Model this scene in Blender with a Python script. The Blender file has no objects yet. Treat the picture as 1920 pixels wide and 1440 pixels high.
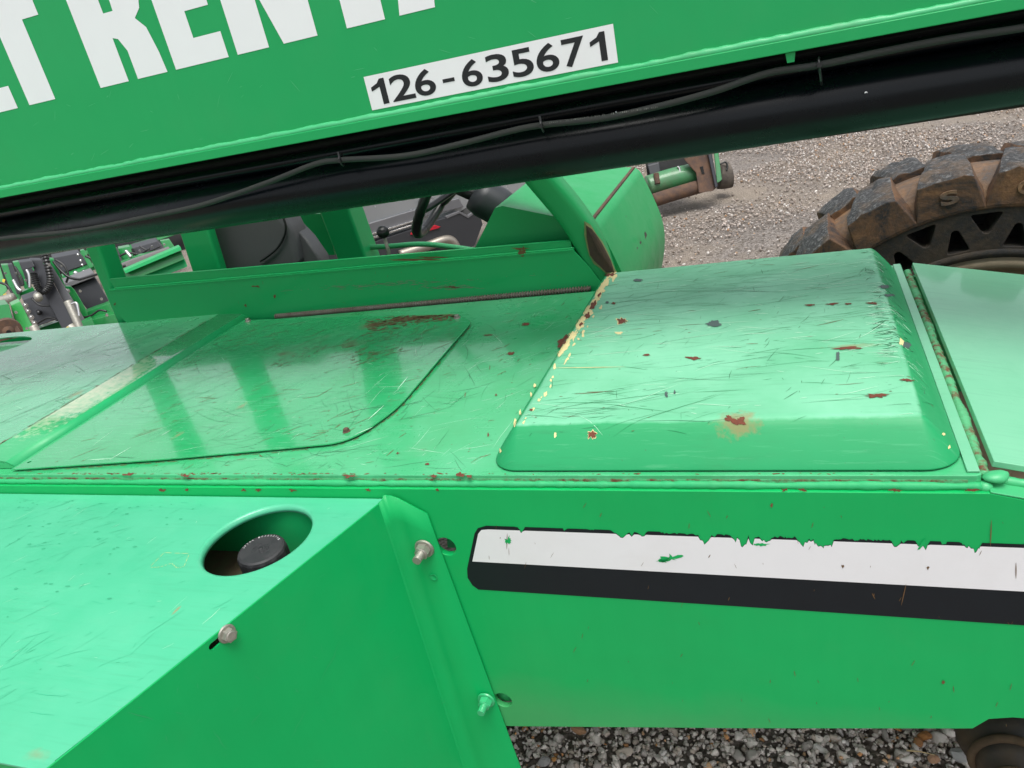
import bpy, bmesh, math, random
import numpy as np
from mathutils import Vector, Matrix, noise as mnoise
from mathutils.geometry import tessellate_polygon

SC = bpy.context.scene
COL = SC.collection
rnd = random.Random(7)
R = math.radians

# ------------------------------------------------------------------ camera
H = 1.75
CR = Vector((0.93295, 0.30217, -0.19569))      # camera right in the world
CD = Vector((-0.04170, -0.44922, -0.89245))    # camera down
CF = Vector((-0.35758, 0.84077, -0.40650))     # camera forward
FOC = 1441.0
cam_d = bpy.data.cameras.new("camera")
cam = bpy.data.objects.new("camera", cam_d)
COL.objects.link(cam)
cam_d.sensor_width = 36
cam_d.lens = FOC / 1920 * 36
cam_d.clip_start = 0.02
cam_d.clip_end = 1500
m = Matrix((CR, -CD, -CF)).transposed().to_4x4()
m.translation = Vector((0, 0, H))
cam.matrix_world = m
SC.camera = cam
C0 = Vector((0, 0, H))

# ------------------------------------------------------------------ sky and sun
SUN_EL, SUN_AZ = 71.0, 140.0
w = bpy.data.worlds.new("World")
SC.world = w
w.use_nodes = True
nt = w.node_tree
nt.nodes.clear()
sky = nt.nodes.new("ShaderNodeTexSky")
sky.sky_type = 'NISHITA'
sky.sun_disc = False
sky.sun_elevation = R(SUN_EL)
sky.sun_rotation = R(SUN_AZ)
sky.air_density = 1.0
sky.dust_density = 4.0
hs = nt.nodes.new("ShaderNodeHueSaturation")
hs.inputs['Saturation'].default_value = 0.22
bg = nt.nodes.new("ShaderNodeBackground")
bg.inputs['Strength'].default_value = 0.15
wo = nt.nodes.new("ShaderNodeOutputWorld")
nt.links.new(sky.outputs[0], hs.inputs['Color'])
nt.links.new(hs.outputs[0], bg.inputs['Color'])
nt.links.new(bg.outputs[0], wo.inputs['Surface'])
sd = bpy.data.lights.new("sun", 'SUN')
sd.energy = 1.5
sd.angle = R(36)
sd.color = (1.0, 0.97, 0.92)
sun = bpy.data.objects.new("sun", sd)
COL.objects.link(sun)
az = R(SUN_AZ)
sdir = Vector((math.sin(az) * math.cos(R(SUN_EL)), math.cos(az) * math.cos(R(SUN_EL)), math.sin(R(SUN_EL))))
sun.rotation_euler = sdir.to_track_quat('Z', 'Y').to_euler()
vs = SC.view_settings
SC.display_settings.display_device = 'sRGB'
vs.view_transform = 'Standard'
vs.look = 'None'
vs.exposure = 0.55
vs.gamma = 1.0
vs.use_curve_mapping = False

# ------------------------------------------------------------------ surveying helpers: photo point -> place on a real plane
def ray(u, v):
    return CR * ((u - 960) / FOC) + CD * ((v - 720) / FOC) + CF
def on(u, v, ax, val):
    d = ray(u, v)
    i = 'xyz'.index(ax)
    return C0 + d * ((val - C0[i]) / d[i])
def pd(u, v, depth):
    return C0 + ray(u, v) * depth
def pp(u, v, p0, n):
    d = ray(u, v)
    return C0 + d * ((Vector(p0) - C0).dot(n) / d.dot(n))
def gd(u, v):
    return -H / ray(u, v).z

# ------------------------------------------------------------------ object helpers
def wpos(o):
    p = Vector(o.location)
    while o.parent:
        o = o.parent
        p += Vector(o.location)
    return p
def tag(o, label=None, cat=None, group=None, kind=None):
    if label: o['label'] = label
    if cat: o['category'] = cat
    if group: o['group'] = group
    if kind: o['kind'] = kind
    return o
def thing(name, loc, label, cat, group=None):
    o = bpy.data.objects.new(name, None)
    o.empty_display_size = 0.1
    COL.objects.link(o)
    o.location = loc
    return tag(o, label, cat, group)
def obj(name, verts, faces, mat, parent=None, smooth=False, bevel=0, seg=2, mats=None, origin=None):
    me = bpy.data.meshes.new(name)
    off = Vector(origin) if origin is not None else (wpos(parent) if parent else Vector((0, 0, 0)))
    me.from_pydata([Vector(v) - off for v in verts], [], faces)
    me.update()
    o = bpy.data.objects.new(name, me)
    COL.objects.link(o)
    if parent:
        o.parent = parent
        o.location = off - wpos(parent)
    else:
        o.location = off
    for mm in (mat if isinstance(mat, (list, tuple)) else [mat]):
        me.materials.append(mm)
    if mats:
        me.polygons.foreach_set('material_index', mats)
    if smooth:
        me.polygons.foreach_set('use_smooth', [True] * len(me.polygons))
    if bevel:
        b = o.modifiers.new('bevel', 'BEVEL')
        b.width = bevel
        b.segments = seg
        b.limit_method = 'ANGLE'
        b.angle_limit = R(30)
        b.harden_normals = True
        me.polygons.foreach_set('use_smooth', [True] * len(me.polygons))
    return o
def fixn(o):
    bm = bmesh.new()
    bm.from_mesh(o.data)
    bmesh.ops.recalc_face_normals(bm, faces=bm.faces)
    bm.to_mesh(o.data)
    bm.free()
    return o

class MB:
    def __init__(s):
        s.v = []; s.f = []
    def add(s, vs_, fs):
        b = len(s.v)
        s.v += [Vector(x) for x in vs_]
        s.f += [tuple(b + i for i in f) for f in fs]
        return s
    def prism(s, poly, ext):
        n = len(poly)
        ext = Vector(ext)
        p = [Vector(x) for x in poly]
        nrm = Vector((0, 0, 0))
        for i in range(n):
            nrm += p[i].cross(p[(i + 1) % n])
        if nrm.dot(ext) > 0:
            p = p[::-1]
        tri = tessellate_polygon([p]) if n > 4 else [tuple(range(n))]
        vs_ = p + [x + ext for x in p]
        fs = []
        for t in tri:
            t = tuple(t)
            if n > 4:
                a = (p[t[1]] - p[t[0]]).cross(p[t[2]] - p[t[0]])
                if a.dot(ext) > 0: t = t[::-1]
            fs.append(t)
            fs.append(tuple(n + i for i in t[::-1]))
        for i in range(n):
            j = (i + 1) % n
            fs.append((j, i, n + i, n + j))
        return s.add(vs_, fs)
    def box(s, a, b):
        x0, y0, z0 = a; x1, y1, z1 = b
        return s.prism([(x0, y0, z0), (x1, y0, z0), (x1, y0, z1), (x0, y0, z1)], (0, y1 - y0, 0))
    def tube(s, path, rad, n=12, caps=True):
        path = [Vector(p) for p in path]
        rr = rad if isinstance(rad, (list, tuple)) else [rad] * len(path)
        up = Vector((0, 0, 1))
        t0 = (path[1] - path[0]).normalized()
        if abs(t0.dot(up)) > 0.9: up = Vector((1, 0, 0))
        a = t0.cross(up).normalized()
        vs_ = []; fs = []
        for i, p in enumerate(path):
            t = (path[min(i + 1, len(path) - 1)] - path[max(i - 1, 0)]).normalized()
            a = (a - t * a.dot(t)).normalized()
            b = t.cross(a)
            for k in range(n):
                th = 2 * math.pi * k / n
                vs_.append(p + (a * math.cos(th) + b * math.sin(th)) * rr[i])
        for i in range(len(path) - 1):
            for k in range(n):
                k2 = (k + 1) % n
                fs.append((i * n + k, i * n + k2, (i + 1) * n + k2, (i + 1) * n + k))
        if caps:
            fs.append(tuple(range(n))[::-1])
            fs.append(tuple((len(path) - 1) * n + k for k in range(n)))
        return s.add(vs_, fs)
    def cyl(s, p, axis, r0, h, n=24, r1=None):
        ax = Vector(axis).normalized()
        return s.tube([Vector(p), Vector(p) + ax * h], [r0, r1 if r1 is not None else r0], n)
    def lathe(s, p, axis, prof, n=32):
        ax = Vector(axis).normalized()
        return s.tube_prof(Vector(p), ax, prof, n)
    def tube_prof(s, p, ax, prof, n):
        up = Vector((0, 0, 1)) if abs(ax.z) < 0.9 else Vector((1, 0, 0))
        a = ax.cross(up).normalized(); b = ax.cross(a)
        vs_ = []; fs = []
        for (r, h) in prof:
            for k in range(n):
                th = 2 * math.pi * k / n
                vs_.append(p + ax * h + (a * math.cos(th) + b * math.sin(th)) * r)
        for i in range(len(prof) - 1):
            for k in range(n):
                k2 = (k + 1) % n
                fs.append((i * n + k, i * n + k2, (i + 1) * n + k2, (i + 1) * n + k))
        return s.add(vs_, fs)
    def build(s, name, mat, parent=None, fix=True, **kw):
        o = obj(name, s.v, s.f, mat, parent, **kw)
        if fix: fixn(o)
        return o

def fill2d(loops, O, U, V, thick=0.0, bev=0.0):
    """planar plate with holes: loops are lists of (u, v); front face at O-plane, thickness goes along -(U x V)"""
    U = Vector(U); V = Vector(V); N = U.cross(V).normalized(); O = Vector(O)
    cu = bpy.data.curves.new('tmp', 'CURVE')
    cu.dimensions = '2D'
    cu.fill_mode = 'BOTH'
    cu.extrude = max(thick / 2 - bev, 0)
    cu.bevel_depth = bev
    cu.bevel_resolution = 1
    cu.offset = -bev
    for lp in loops:
        sp = cu.splines.new('POLY')
        sp.points.add(len(lp) - 1)
        for i, q in enumerate(lp):
            sp.points[i].co = (q[0], q[1], 0, 1)
        sp.use_cyclic_u = True
    to = bpy.data.objects.new('tmp', cu)
    COL.objects.link(to)
    dg = bpy.context.evaluated_depsgraph_get()
    me = bpy.data.meshes.new_from_object(to.evaluated_get(dg))
    verts = [O + U * v.co.x + V * v.co.y + N * (v.co.z - thick / 2) for v in me.vertices]
    faces = [tuple(p.vertices) for p in me.polygons]
    bpy.data.objects.remove(to); bpy.data.curves.remove(cu); bpy.data.meshes.remove(me)
    return verts, faces
def plate(name, loops, O, U, V, thick, mat, parent, bev=0.0, **kw):
    v, f = fill2d(loops, O, U, V, thick, bev)
    o = obj(name, v, f, mat, parent, **kw)
    if thick: fixn(o)
    return o
def circ(cx, cy, r, n=48, ry=None, a=0):
    ry = ry or r
    ca, sa = math.cos(a), math.sin(a)
    return [(cx + r * math.cos(t) * ca - ry * math.sin(t) * sa, cy + r * math.cos(t) * sa + ry * math.sin(t) * ca)
            for t in [2 * math.pi * k / n for k in range(n)]]
def roundpoly(pts, r, n=5):
    out = []
    N_ = len(pts)
    for i in range(N_):
        p = Vector(pts[i][:2]); a = Vector(pts[i - 1][:2]); b = Vector(pts[(i + 1) % N_][:2])
        ri = r[i] if isinstance(r, (list, tuple)) else r
        if ri <= 0:
            out.append((p.x, p.y)); continue
        da = (a - p); db = (b - p)
        la = min(ri, da.length * 0.45); lb = min(ri, db.length * 0.45)
        s = p + da.normalized() * la; e = p + db.normalized() * lb
        for k in range(n + 1):
            t = k / n
            q = s * (1 - t) ** 2 + p * 2 * t * (1 - t) + e * t * t
            out.append((q.x, q.y))
    return out
def glyph(ch, boxes_O, U, V, w_, h_, bold=0.02):
    """one glyph scaled to w_ x h_ with lower left corner at O"""
    cu = bpy.data.curves.new('tmp', 'FONT')
    cu.body = ch
    cu.offset = bold
    cu.resolution_u = 6
    to = bpy.data.objects.new('tmp', cu)
    COL.objects.link(to)
    dg = bpy.context.evaluated_depsgraph_get()
    me = bpy.data.meshes.new_from_object(to.evaluated_get(dg))
    xs = [v.co.x for v in me.vertices]; ys = [v.co.y for v in me.vertices]
    x0, x1, y0, y1 = min(xs), max(xs), min(ys), max(ys)
    O = Vector(boxes_O); U = Vector(U); V = Vector(V)
    verts = [O + U * ((v.co.x - x0) / (x1 - x0) * w_) + V * ((v.co.y - y0) / (y1 - y0) * h_) for v in me.vertices]
    faces = [tuple(p.vertices) for p in me.polygons]
    bpy.data.objects.remove(to); bpy.data.curves.remove(cu); bpy.data.meshes.remove(me)
    return verts, faces

# ------------------------------------------------------------------ material helpers
class NG:
    def __init__(s, name):
        s.m = bpy.data.materials.new(name)
        s.m.use_nodes = True
        s.t = s.m.node_tree
        s.t.nodes.clear()
        s.out = s.t.nodes.new('ShaderNodeOutputMaterial')
        s.b = s.t.nodes.new('ShaderNodeBsdfPrincipled')
        s.t.links.new(s.b.outputs[0], s.out.inputs[0])
        g = s.t.nodes.new('ShaderNodeNewGeometry')
        s.pos = g.outputs['Position']
        s.geo = g
    def L(s, a, b): s.t.links.new(a, b)
    def val(s, sock, x):
        if hasattr(x, 'is_linked'): s.L(x, sock)
        else: sock.default_value = x
    def mapping(s, vec, scale=(1, 1, 1), rot=(0, 0, 0), loc=(0, 0, 0)):
        n = s.t.nodes.new('ShaderNodeMapping')
        s.L(vec, n.inputs[0])
        n.inputs['Scale'].default_value = scale
        n.inputs['Rotation'].default_value = rot
        n.inputs['Location'].default_value = loc
        return n.outputs[0]
    def noise(s, scale, detail=4, rough=0.55, vec=None, dist=0):
        n = s.t.nodes.new('ShaderNodeTexNoise')
        s.L(vec or s.pos, n.inputs['Vector'])
        n.inputs['Scale'].default_value = scale
        n.inputs['Detail'].default_value = detail
        n.inputs['Roughness'].default_value = rough
        n.inputs['Distortion'].default_value = dist
        return n.outputs['Fac']
    def voro(s, scale, vec=None, feat='F1', out='Distance'):
        n = s.t.nodes.new('ShaderNodeTexVoronoi')
        s.L(vec or s.pos, n.inputs['Vector'])
        n.inputs['Scale'].default_value = scale
        n.feature = feat
        return n.outputs[out]
    def ramp(s, fac, a, b, c0=(0, 0, 0, 1), c1=(1, 1, 1, 1)):
        n = s.t.nodes.new('ShaderNodeValToRGB')
        s.L(fac, n.inputs[0])
        n.color_ramp.elements[0].position = a
        n.color_ramp.elements[1].position = b
        n.color_ramp.elements[0].color = c0
        n.color_ramp.elements[1].color = c1
        return n.outputs[0]
    def math(s, op, a, b=0.0, clamp=False):
        n = s.t.nodes.new('ShaderNodeMath')
        n.operation = op
        n.use_clamp = clamp
        s.val(n.inputs[0], a); s.val(n.inputs[1], b)
        return n.outputs[0]
    def mix(s, fac, a, b, mode='MIX'):
        n = s.t.nodes.new('ShaderNodeMixRGB')
        n.blend_type = mode
        s.val(n.inputs[0], fac); s.val(n.inputs[1], a); s.val(n.inputs[2], b)
        return n.outputs[0]
    def bump(s, h, strength, dist=0.001, prev=None):
        n = s.t.nodes.new('ShaderNodeBump')
        s.L(h, n.inputs['Height'])
        n.inputs['Strength'].default_value = strength
        n.inputs['Distance'].default_value = dist
        if prev: s.L(prev, n.inputs['Normal'])
        return n.outputs[0]
    def spots(s, lst, wob=0.35):
        """soft stains: list of (centre, rx, ry, angle, softness) on world XY or given 3D; returns mask"""
        nz = s.noise(70, 5, 0.65)
        acc = None
        for (c, rx, ry, a, soft) in lst:
            n = s.t.nodes.new('ShaderNodeMapping')
            n.vector_type = 'TEXTURE'
            s.L(s.pos, n.inputs[0])
            n.inputs['Location'].default_value = c
            n.inputs['Rotation'].default_value = (0, 0, a)
            n.inputs['Scale'].default_value = (rx, ry, max(rx, ry))
            ln = s.t.nodes.new('ShaderNodeVectorMath')
            ln.operation = 'LENGTH'
            s.L(n.outputs[0], ln.inputs[0])
            d = s.math('ADD', ln.outputs['Value'], s.math('MULTIPLY', s.math('SUBTRACT', nz, 0.5), wob * 4))
            k = s.math('MULTIPLY', s.math('SUBTRACT', 1.0, d), 1 / soft, True)
            acc = k if acc is None else s.math('MAXIMUM', acc, k)
        return acc
    def set(s, **kw):
        for k, v in kw.items():
            s.val(s.b.inputs[k.replace('_', ' ')], v)
        return s.m

def c4(r, g, b): return (r, g, b, 1)
GREEN = c4(0.008, 0.33, 0.085)
RUST = c4(0.20, 0.065, 0.03)

def paint(name, col=GREEN, fade=c4(0.06, 0.42, 0.17), fade_amt=0.4, rough=0.32, streak=0.0, streak_rot=0.0,
          dirt=0.15, stains_sheen=None, rusts=None, coat=0.5, wave=0.25, fine=0.0, fleck=0.0, toplight_wear=None, spec=0.5, stain_sheen_col=c4(0.30, 0.20, 0.09), stain_sheen_amt=0.65, runs=0.0, dustz=None):
    g = NG(name)
    big = g.ramp(g.noise(2.3, 5, 0.6), 0.35, 0.68)
    mid = g.ramp(g.noise(14, 6, 0.65), 0.38, 0.7)
    c = g.mix(g.math('MULTIPLY', big, fade_amt), col, fade)
    c = g.mix(g.math('MULTIPLY', mid, fade_amt * 0.35), c, fade)
    rg = g.math('ADD', g.math('MULTIPLY', mid, 0.12), rough)
    if runs:
        mpv = g.mapping(g.pos, (45, 45, 2.2))
        rv = g.ramp(g.noise(1.0, 5, 0.65, vec=mpv), 0.40, 0.72)
        c = g.mix(g.math('MULTIPLY', rv, runs), c, c4(col[0] + .004, col[1] * 1.08, col[2] * 1.12))
        pt = g.ramp(g.noise(1.7, 6, 0.62, dist=0.8), 0.45, 0.75)
        c = g.mix(g.math('MULTIPLY', pt, runs * 0.9), c, c4(col[0] + .006, col[1] * .90, col[2] * .95))
        rg = g.math('ADD', rg, g.math('MULTIPLY', pt, 0.14))
    if dustz:
        sz_ = g.t.nodes.new('ShaderNodeSeparateXYZ'); g.L(g.pos, sz_.inputs[0])
        dz_ = g.math('MULTIPLY', g.math('SUBTRACT', dustz[0], g.math('ADD', sz_.outputs['Z'], g.math('MULTIPLY', g.noise(9, 5, 0.6), 0.10))), 1 / dustz[1], True)
        c = g.mix(g.math('MULTIPLY', dz_, dustz[2]), c, c4(0.14, 0.24, 0.13))
        rg = g.math('ADD', rg, g.math('MULTIPLY', dz_, 0.2))
    if toplight_wear:  # pale top over darker sides: wear plus overhead light put into the colour
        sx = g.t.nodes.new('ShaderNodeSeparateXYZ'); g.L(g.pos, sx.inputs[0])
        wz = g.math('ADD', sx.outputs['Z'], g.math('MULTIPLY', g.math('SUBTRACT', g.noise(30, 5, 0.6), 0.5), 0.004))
        wmask = g.ramp(g.math('MULTIPLY', g.math('SUBTRACT', wz, toplight_wear[0]), 1 / toplight_wear[1]), 0.0, 1.0)
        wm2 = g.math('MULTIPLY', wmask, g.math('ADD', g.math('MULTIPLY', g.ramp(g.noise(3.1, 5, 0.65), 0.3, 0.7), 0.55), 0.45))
        c = g.mix(wm2, c, toplight_wear[2])
    if streak:
        mp = g.mapping(g.pos, (9, 160, 9), (0, 0, streak_rot))
        st = g.ramp(g.noise(1.0, 6, 0.7, vec=mp), 0.52, 0.66)
        brk = g.ramp(g.noise(5, 3, 0.5), 0.40, 0.62)
        st = g.math('MULTIPLY', st, brk)
        c = g.mix(g.math('MULTIPLY', st, streak), c, c4(0.015, 0.13, 0.05))
        mp2 = g.mapping(g.pos, (14, 240, 14), (0, 0, streak_rot + 0.5), (3, 1, 0))
        st2 = g.ramp(g.noise(1.0, 5, 0.7, vec=mp2), 0.56, 0.68)
        c = g.mix(g.math('MULTIPLY', st2, streak * 0.7), c, c4(0.25, 0.62, 0.38))
        rg = g.math('ADD', rg, g.math('MULTIPLY', st2, 0.15))
    if fleck:
        fl = g.ramp(g.noise(190, 3, 0.7), 0.68, 0.72)
        fl = g.math('MULTIPLY', fl, g.ramp(g.noise(6, 3, 0.6), 0.45, 0.6))
        c = g.mix(g.math('MULTIPLY', fl, fleck), c, c4(0.05, 0.07, 0.04))
    if dirt:
        d = g.ramp(g.noise(5.5, 8, 0.72), 0.52, 0.85)
        c = g.mix(g.math('MULTIPLY', d, dirt), c, c4(0.16, 0.15, 0.10))
        rg = g.math('ADD', rg, g.math('MULTIPLY', d, 0.3))
    if stains_sheen:
        mk = g.spots(stains_sheen, 0.5)
        c = g.mix(g.math('MULTIPLY', mk, stain_sheen_amt), c, stain_sheen_col)
        rg = g.math('ADD', rg, g.math('MULTIPLY', mk, 0.3))
    if rusts:
        mk = g.spots(rusts, 0.6)
        rc = g.mix(g.noise(160, 4, 0.7), RUST, c4(0.09, 0.035, 0.02))
        c = g.mix(mk, c, rc)
        rg = g.math('ADD', rg, g.math('MULTIPLY', mk, 0.4))
    n1 = g.bump(g.noise(4.0, 2, 0.5), wave, 0.006)
    n2 = g.bump(g.noise(420, 2, 0.5), 0.05, 0.0006, n1)
    return g.set(Base_Color=c, Roughness=rg, Normal=n2, Coat_Weight=coat, Coat_Roughness=0.08, Specular_IOR_Level=spec, Coat_Normal=n1)

def simple(name, col, rough=0.5, metal=0.0, var=0.25, dirt=None, dirt_amt=0.0, bump=0.1, bscale=120, coat=0.0, nscale=12, spec=0.5):
    g = NG(name)
    n = g.noise(nscale, 6, 0.65)
    dk = c4(*(x * (1 - var) for x in col[:3]))
    lt = c4(*(min(1, x * (1 + var)) for x in col[:3]))
    c = g.mix(n, dk, lt)
    rg = g.math('ADD', g.math('MULTIPLY', n, 0.15), rough - 0.07)
    if dirt:
        d = g.ramp(g.noise(nscale * 0.6, 8, 0.72), 0.5 - dirt_amt * 0.25, 0.85 - dirt_amt * 0.25)
        c = g.mix(g.math('MULTIPLY', d, min(1, dirt_amt * 1.3)), c, dirt)
        rg = g.math('ADD', rg, g.math('MULTIPLY', d, 0.3))
    nn = g.bump(g.noise(bscale, 4, 0.6), bump, 0.002)
    return g.set(Base_Color=c, Roughness=rg, Metallic=metal, Normal=nn, Coat_Weight=coat, Specular_IOR_Level=spec)

DZ = 1.124
def sp(u, v, rx, ry=None, z=DZ, soft=0.5, a=0.0):
    p = on(u, v, 'z', z)
    return ((p.x, p.y, z), rx, ry or rx, a, soft)

M_deck = paint('deck green paint', c4(0.018, 0.38, 0.12), c4(0.10, 0.48, 0.24), 0.8, 0.26, 0.3, 0.25, 0.22,
               rusts=[sp(480, 893, .05, .004), sp(650, 893, .03, .003), sp(806, 893, .012, .004), sp(245, 893, .03, .003), sp(940, 893, .04, .003)], fleck=0.6)
M_hatch = paint('hatch green paint', c4(0.012, 0.36, 0.11), c4(0.06, 0.44, 0.19), 0.6, 0.16, 0.35, 0.9, 0.12,
                stains_sheen=[sp(335, 822, .010, .022, soft=.8), sp(455, 767, .012, .02, soft=.8)],
                rusts=[sp(770, 602, .10, .022, soft=.7), sp(700, 615, .05, .03, soft=.9), sp(840, 596, .04, .012, soft=.7), sp(660, 650, .04, .03, soft=1.2), sp(535, 668, .03, .02, soft=1.3), sp(20, 878, .012, .008)], fleck=0.7, coat=0.8)
M_left = paint('pale deck green paint', c4(0.045, 0.40, 0.17), c4(0.13, 0.50, 0.27), 0.8, 0.24, 0.6, 0.6, 0.2,
               stains_sheen=[sp(140, 740, .02, .03, z=1.15, soft=.9)], fleck=0.7, coat=0.8)
M_cover = paint('worn cover paint with lit top', c4(0.006, 0.29, 0.095), c4(0.014, 0.32, 0.115), 0.6, 0.48, 0.2, 0.06, 0.10, coat=0.06, spec=0.4, toplight_wear=(1.1825, 0.0028, c4(0.22, 0.58, 0.37)),
                stains_sheen=[sp(1383, 789, .036, .026, z=1.184, soft=.6), sp(1600, 652, .05, .010, z=1.184, soft=1.0)], fleck=0.6)
M_side = paint('side plate green paint', c4(0.003, 0.385, 0.097), c4(0.007, 0.41, 0.11), 0.5, 0.36, 0, 0, 0.07, coat=0.1, spec=0.32, runs=0.5, dustz=(0.75, 0.10, 0.30), wave=0.8)
M_panel = paint('guard panel green paint', c4(0.001, 0.365, 0.094), c4(0.003, 0.39, 0.105), 0.5, 0.36, 0, 0, 0.05, coat=0.1, spec=0.25, runs=0.4, wave=0.8)
M_boom = paint('boom green paint', c4(0.008, 0.325, 0.094), c4(0.012, 0.335, 0.10), 0.5, 0.38, 0, 0, 0.05, coat=0.1, spec=0.35, runs=0.2, wave=0.4)
M_tank = paint('tank top green paint', c4(0.055, 0.44, 0.235), c4(0.11, 0.53, 0.32), 0.6, 0.3, 0.10, 0.9, 0.05,
               stains_sheen=[sp(70, 1415, .025, .010, z=1.086, soft=2.0), sp(330, 1145, .004, .012, z=1.086)], fleck=0.0, coat=0.4)
M_strip = paint('rubbed edge paint with cream sky sheen', c4(0.03, 0.38, 0.14), c4(0.10, 0.42, 0.20), 0.7, 0.15, 0.4, 0.9, 0.2, coat=1.0, fleck=.7,
                stains_sheen=[((-1.70, 1.31, 1.147), .24, .12, 1.57, 0.8)], stain_sheen_col=c4(0.55, 0.60, 0.42), stain_sheen_amt=0.85)  # cream spot is a sky reflection put into the colour, over some real rubbing
M_stripg = paint('plain edge green paint', c4(0.010, 0.36, 0.12), c4(0.02, 0.40, 0.14), 0.5, 0.4, 0, 0, 0.1, coat=0.0)  # saturated copy for the steeper strip, which mirrors less sky
M_right = paint('right plate green paint', c4(0.12, 0.46, 0.25), c4(0.20, 0.53, 0.33), 0.7, 0.34, 0.2, 0.3, 0.12, fleck=0.4)
M_cab = paint('cab green paint', c4(0.005, 0.37, 0.105), c4(0.014, 0.41, 0.13), 0.5, 0.33, 0, 0, 0.08, coat=0.2, spec=0.35, runs=0.2)
M_weld = paint('painted weld', c4(0.03, 0.38, 0.14), c4(0.08, 0.46, 0.2), 0.7, 0.4, 0, 0, 0.35, wave=0.4, coat=0.1)
M_weldf = paint('dusty painted weld', c4(0.015, 0.36, 0.12), c4(0.05, 0.42, 0.17), 0.7, 0.5, 0, 0, 0.3, coat=0, spec=0.3, fleck=0.5)
gw = NG('rusted weld')
_m = gw.ramp(gw.noise(45, 6, 0.7), 0.47, 0.60)
M_weldrust = gw.set(Base_Color=gw.mix(_m, c4(0.09, 0.40, 0.18), gw.mix(gw.noise(200), RUST, c4(0.11, 0.05, 0.03))),
                    Roughness=0.75, Normal=gw.bump(gw.noise(160, 5), 0.6, 0.003))
M_machine = paint('yellowish machine green', c4(0.004, 0.18, 0.035), c4(0.012, 0.24, 0.06), 0.6, 0.35, 0, 0, 0.15)
M_machgrey = simple('machine dark grey', c4(0.032, 0.034, 0.04), 0.45, 0, 0.15)
M_white = simple('white vinyl', c4(0.78, 0.78, 0.80), 0.35, 0, 0.03, c4(0.45, 0.38, 0.30), 0.12, bump=0.03, nscale=9)
M_letter = simple('white lettering vinyl', c4(0.80, 0.80, 0.82), 0.35, 0, 0.03, bump=0.02)
M_black = simple('black vinyl', c4(0.006, 0.009, 0.013), 0.45, 0, 0.2, bump=0.03, spec=0.35)
M_ink = simple('black ink', c4(0.008, 0.010, 0.012), 0.4, 0, 0.1, bump=0.02)
M_cylb = simple('glossy black cylinder', c4(0.0015, 0.003, 0.0045), 0.24, 0, 0.3, c4(0.012, 0.014, 0.012), 0.06, bump=0.004, coat=0.0, nscale=5, spec=0.22)
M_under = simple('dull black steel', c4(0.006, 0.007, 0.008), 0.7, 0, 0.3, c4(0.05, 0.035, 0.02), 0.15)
M_cable = simple('dusty cable', c4(0.016, 0.019, 0.018), 0.8, 0, 0.3, c4(0.05, 0.05, 0.042), 0.4, nscale=60)
M_tankscr = simple('tank mark', c4(.04, .36, .19), .6, 0, .3, nscale=30)
M_rust = simple('rust', RUST, 0.9, 0, 0.45, c4(0.07, 0.03, 0.02), 0.5, bump=0.5, nscale=180)
M_rustred = simple('red oxide chip', c4(0.14, 0.040, 0.020), 0.85, 0, 0.6, bump=0.3, nscale=200)
M_primer = simple('cream primer', c4(0.72, 0.62, 0.30), 0.6, 0, 0.15, c4(0.2, 0.4, 0.15), 0.2, nscale=90)
M_scrd = simple('dark scratch', c4(0.03, 0.15, 0.07), 0.7, 0, 0.4, nscale=30)
M_scrg = simple('green scratch', c4(0.015, 0.20, 0.07), 0.6, 0, 0.4, nscale=30)
M_scrb = simple('brown scratch', c4(0.14, 0.075, 0.03), 0.8, 0, 0.4, nscale=30)
M_scrl = simple('light scratch', c4(0.50, 0.80, 0.60), 0.6, 0, 0.1, nscale=30)
M_steel = simple('zinc steel', c4(0.42, 0.40, 0.36), 0.42, 0.7, 0.25, c4(0.12, 0.15, 0.08), 0.4, nscale=120)
M_chrome = simple('bright steel', c4(0.62, 0.62, 0.62), 0.2, 0.9, 0.1)
M_boltg = paint('painted bolt', c4(0.03, 0.40, 0.16), c4(0.08, 0.5, 0.22), 0.5, 0.35, dirt=0.3)
M_cap = simple('dusty black plastic', c4(0.022, 0.023, 0.026), 0.55, 0, 0.25, c4(0.08, 0.08, 0.08), 0.25, nscale=50)
M_capt = simple('pale print', c4(0.4, 0.4, 0.4), 0.7, 0, 0.1)
M_dark = simple('dark recess', c4(0.01, 0.03, 0.015), 0.8, 0, 0.3)
M_mudfloor = simple('muddy floor', c4(0.09, 0.055, 0.032), 0.9, 0, 0.4, c4(0.02, 0.2, 0.07), 0.3, nscale=25)
M_vinyl = simple('seat vinyl', c4(0.10, 0.10, 0.108), 0.42, 0, 0.12, c4(0.12, 0.12, 0.12), 0.15, bump=0.25, bscale=300)
M_plastic = simple('black plastic', c4(0.012, 0.013, 0.014), 0.35, 0, 0.2)
M_scorch = simple('scorched burn', c4(0.05, 0.034, 0.024), 0.85, 0, 0.5, c4(0.10, 0.075, 0.035), 0.3, bump=0.4, bscale=150, nscale=60)
M_ruststeel = simple('rusty steel', c4(0.13, 0.07, 0.04), 0.8, 0, 0.4, c4(0.05, 0.045, 0.05), 0.6, bump=0.4, nscale=22)
M_hosem = simple('spiral hose steel', c4(0.17, 0.16, 0.14), 0.6, 0.3, 0.4, c4(0.12, 0.06, 0.03), 0.4, nscale=40)
M_carp = simple('silver car paint', c4(0.36, 0.38, 0.40), 0.25, 0.5, 0.04, coat=1.0, bump=0.0)
M_card = simple('car cladding', c4(0.03, 0.031, 0.036), 0.5, 0, 0.12)
M_carg = simple('grey trim', c4(0.15, 0.15, 0.16), 0.4, 0.2, 0.06)
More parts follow.
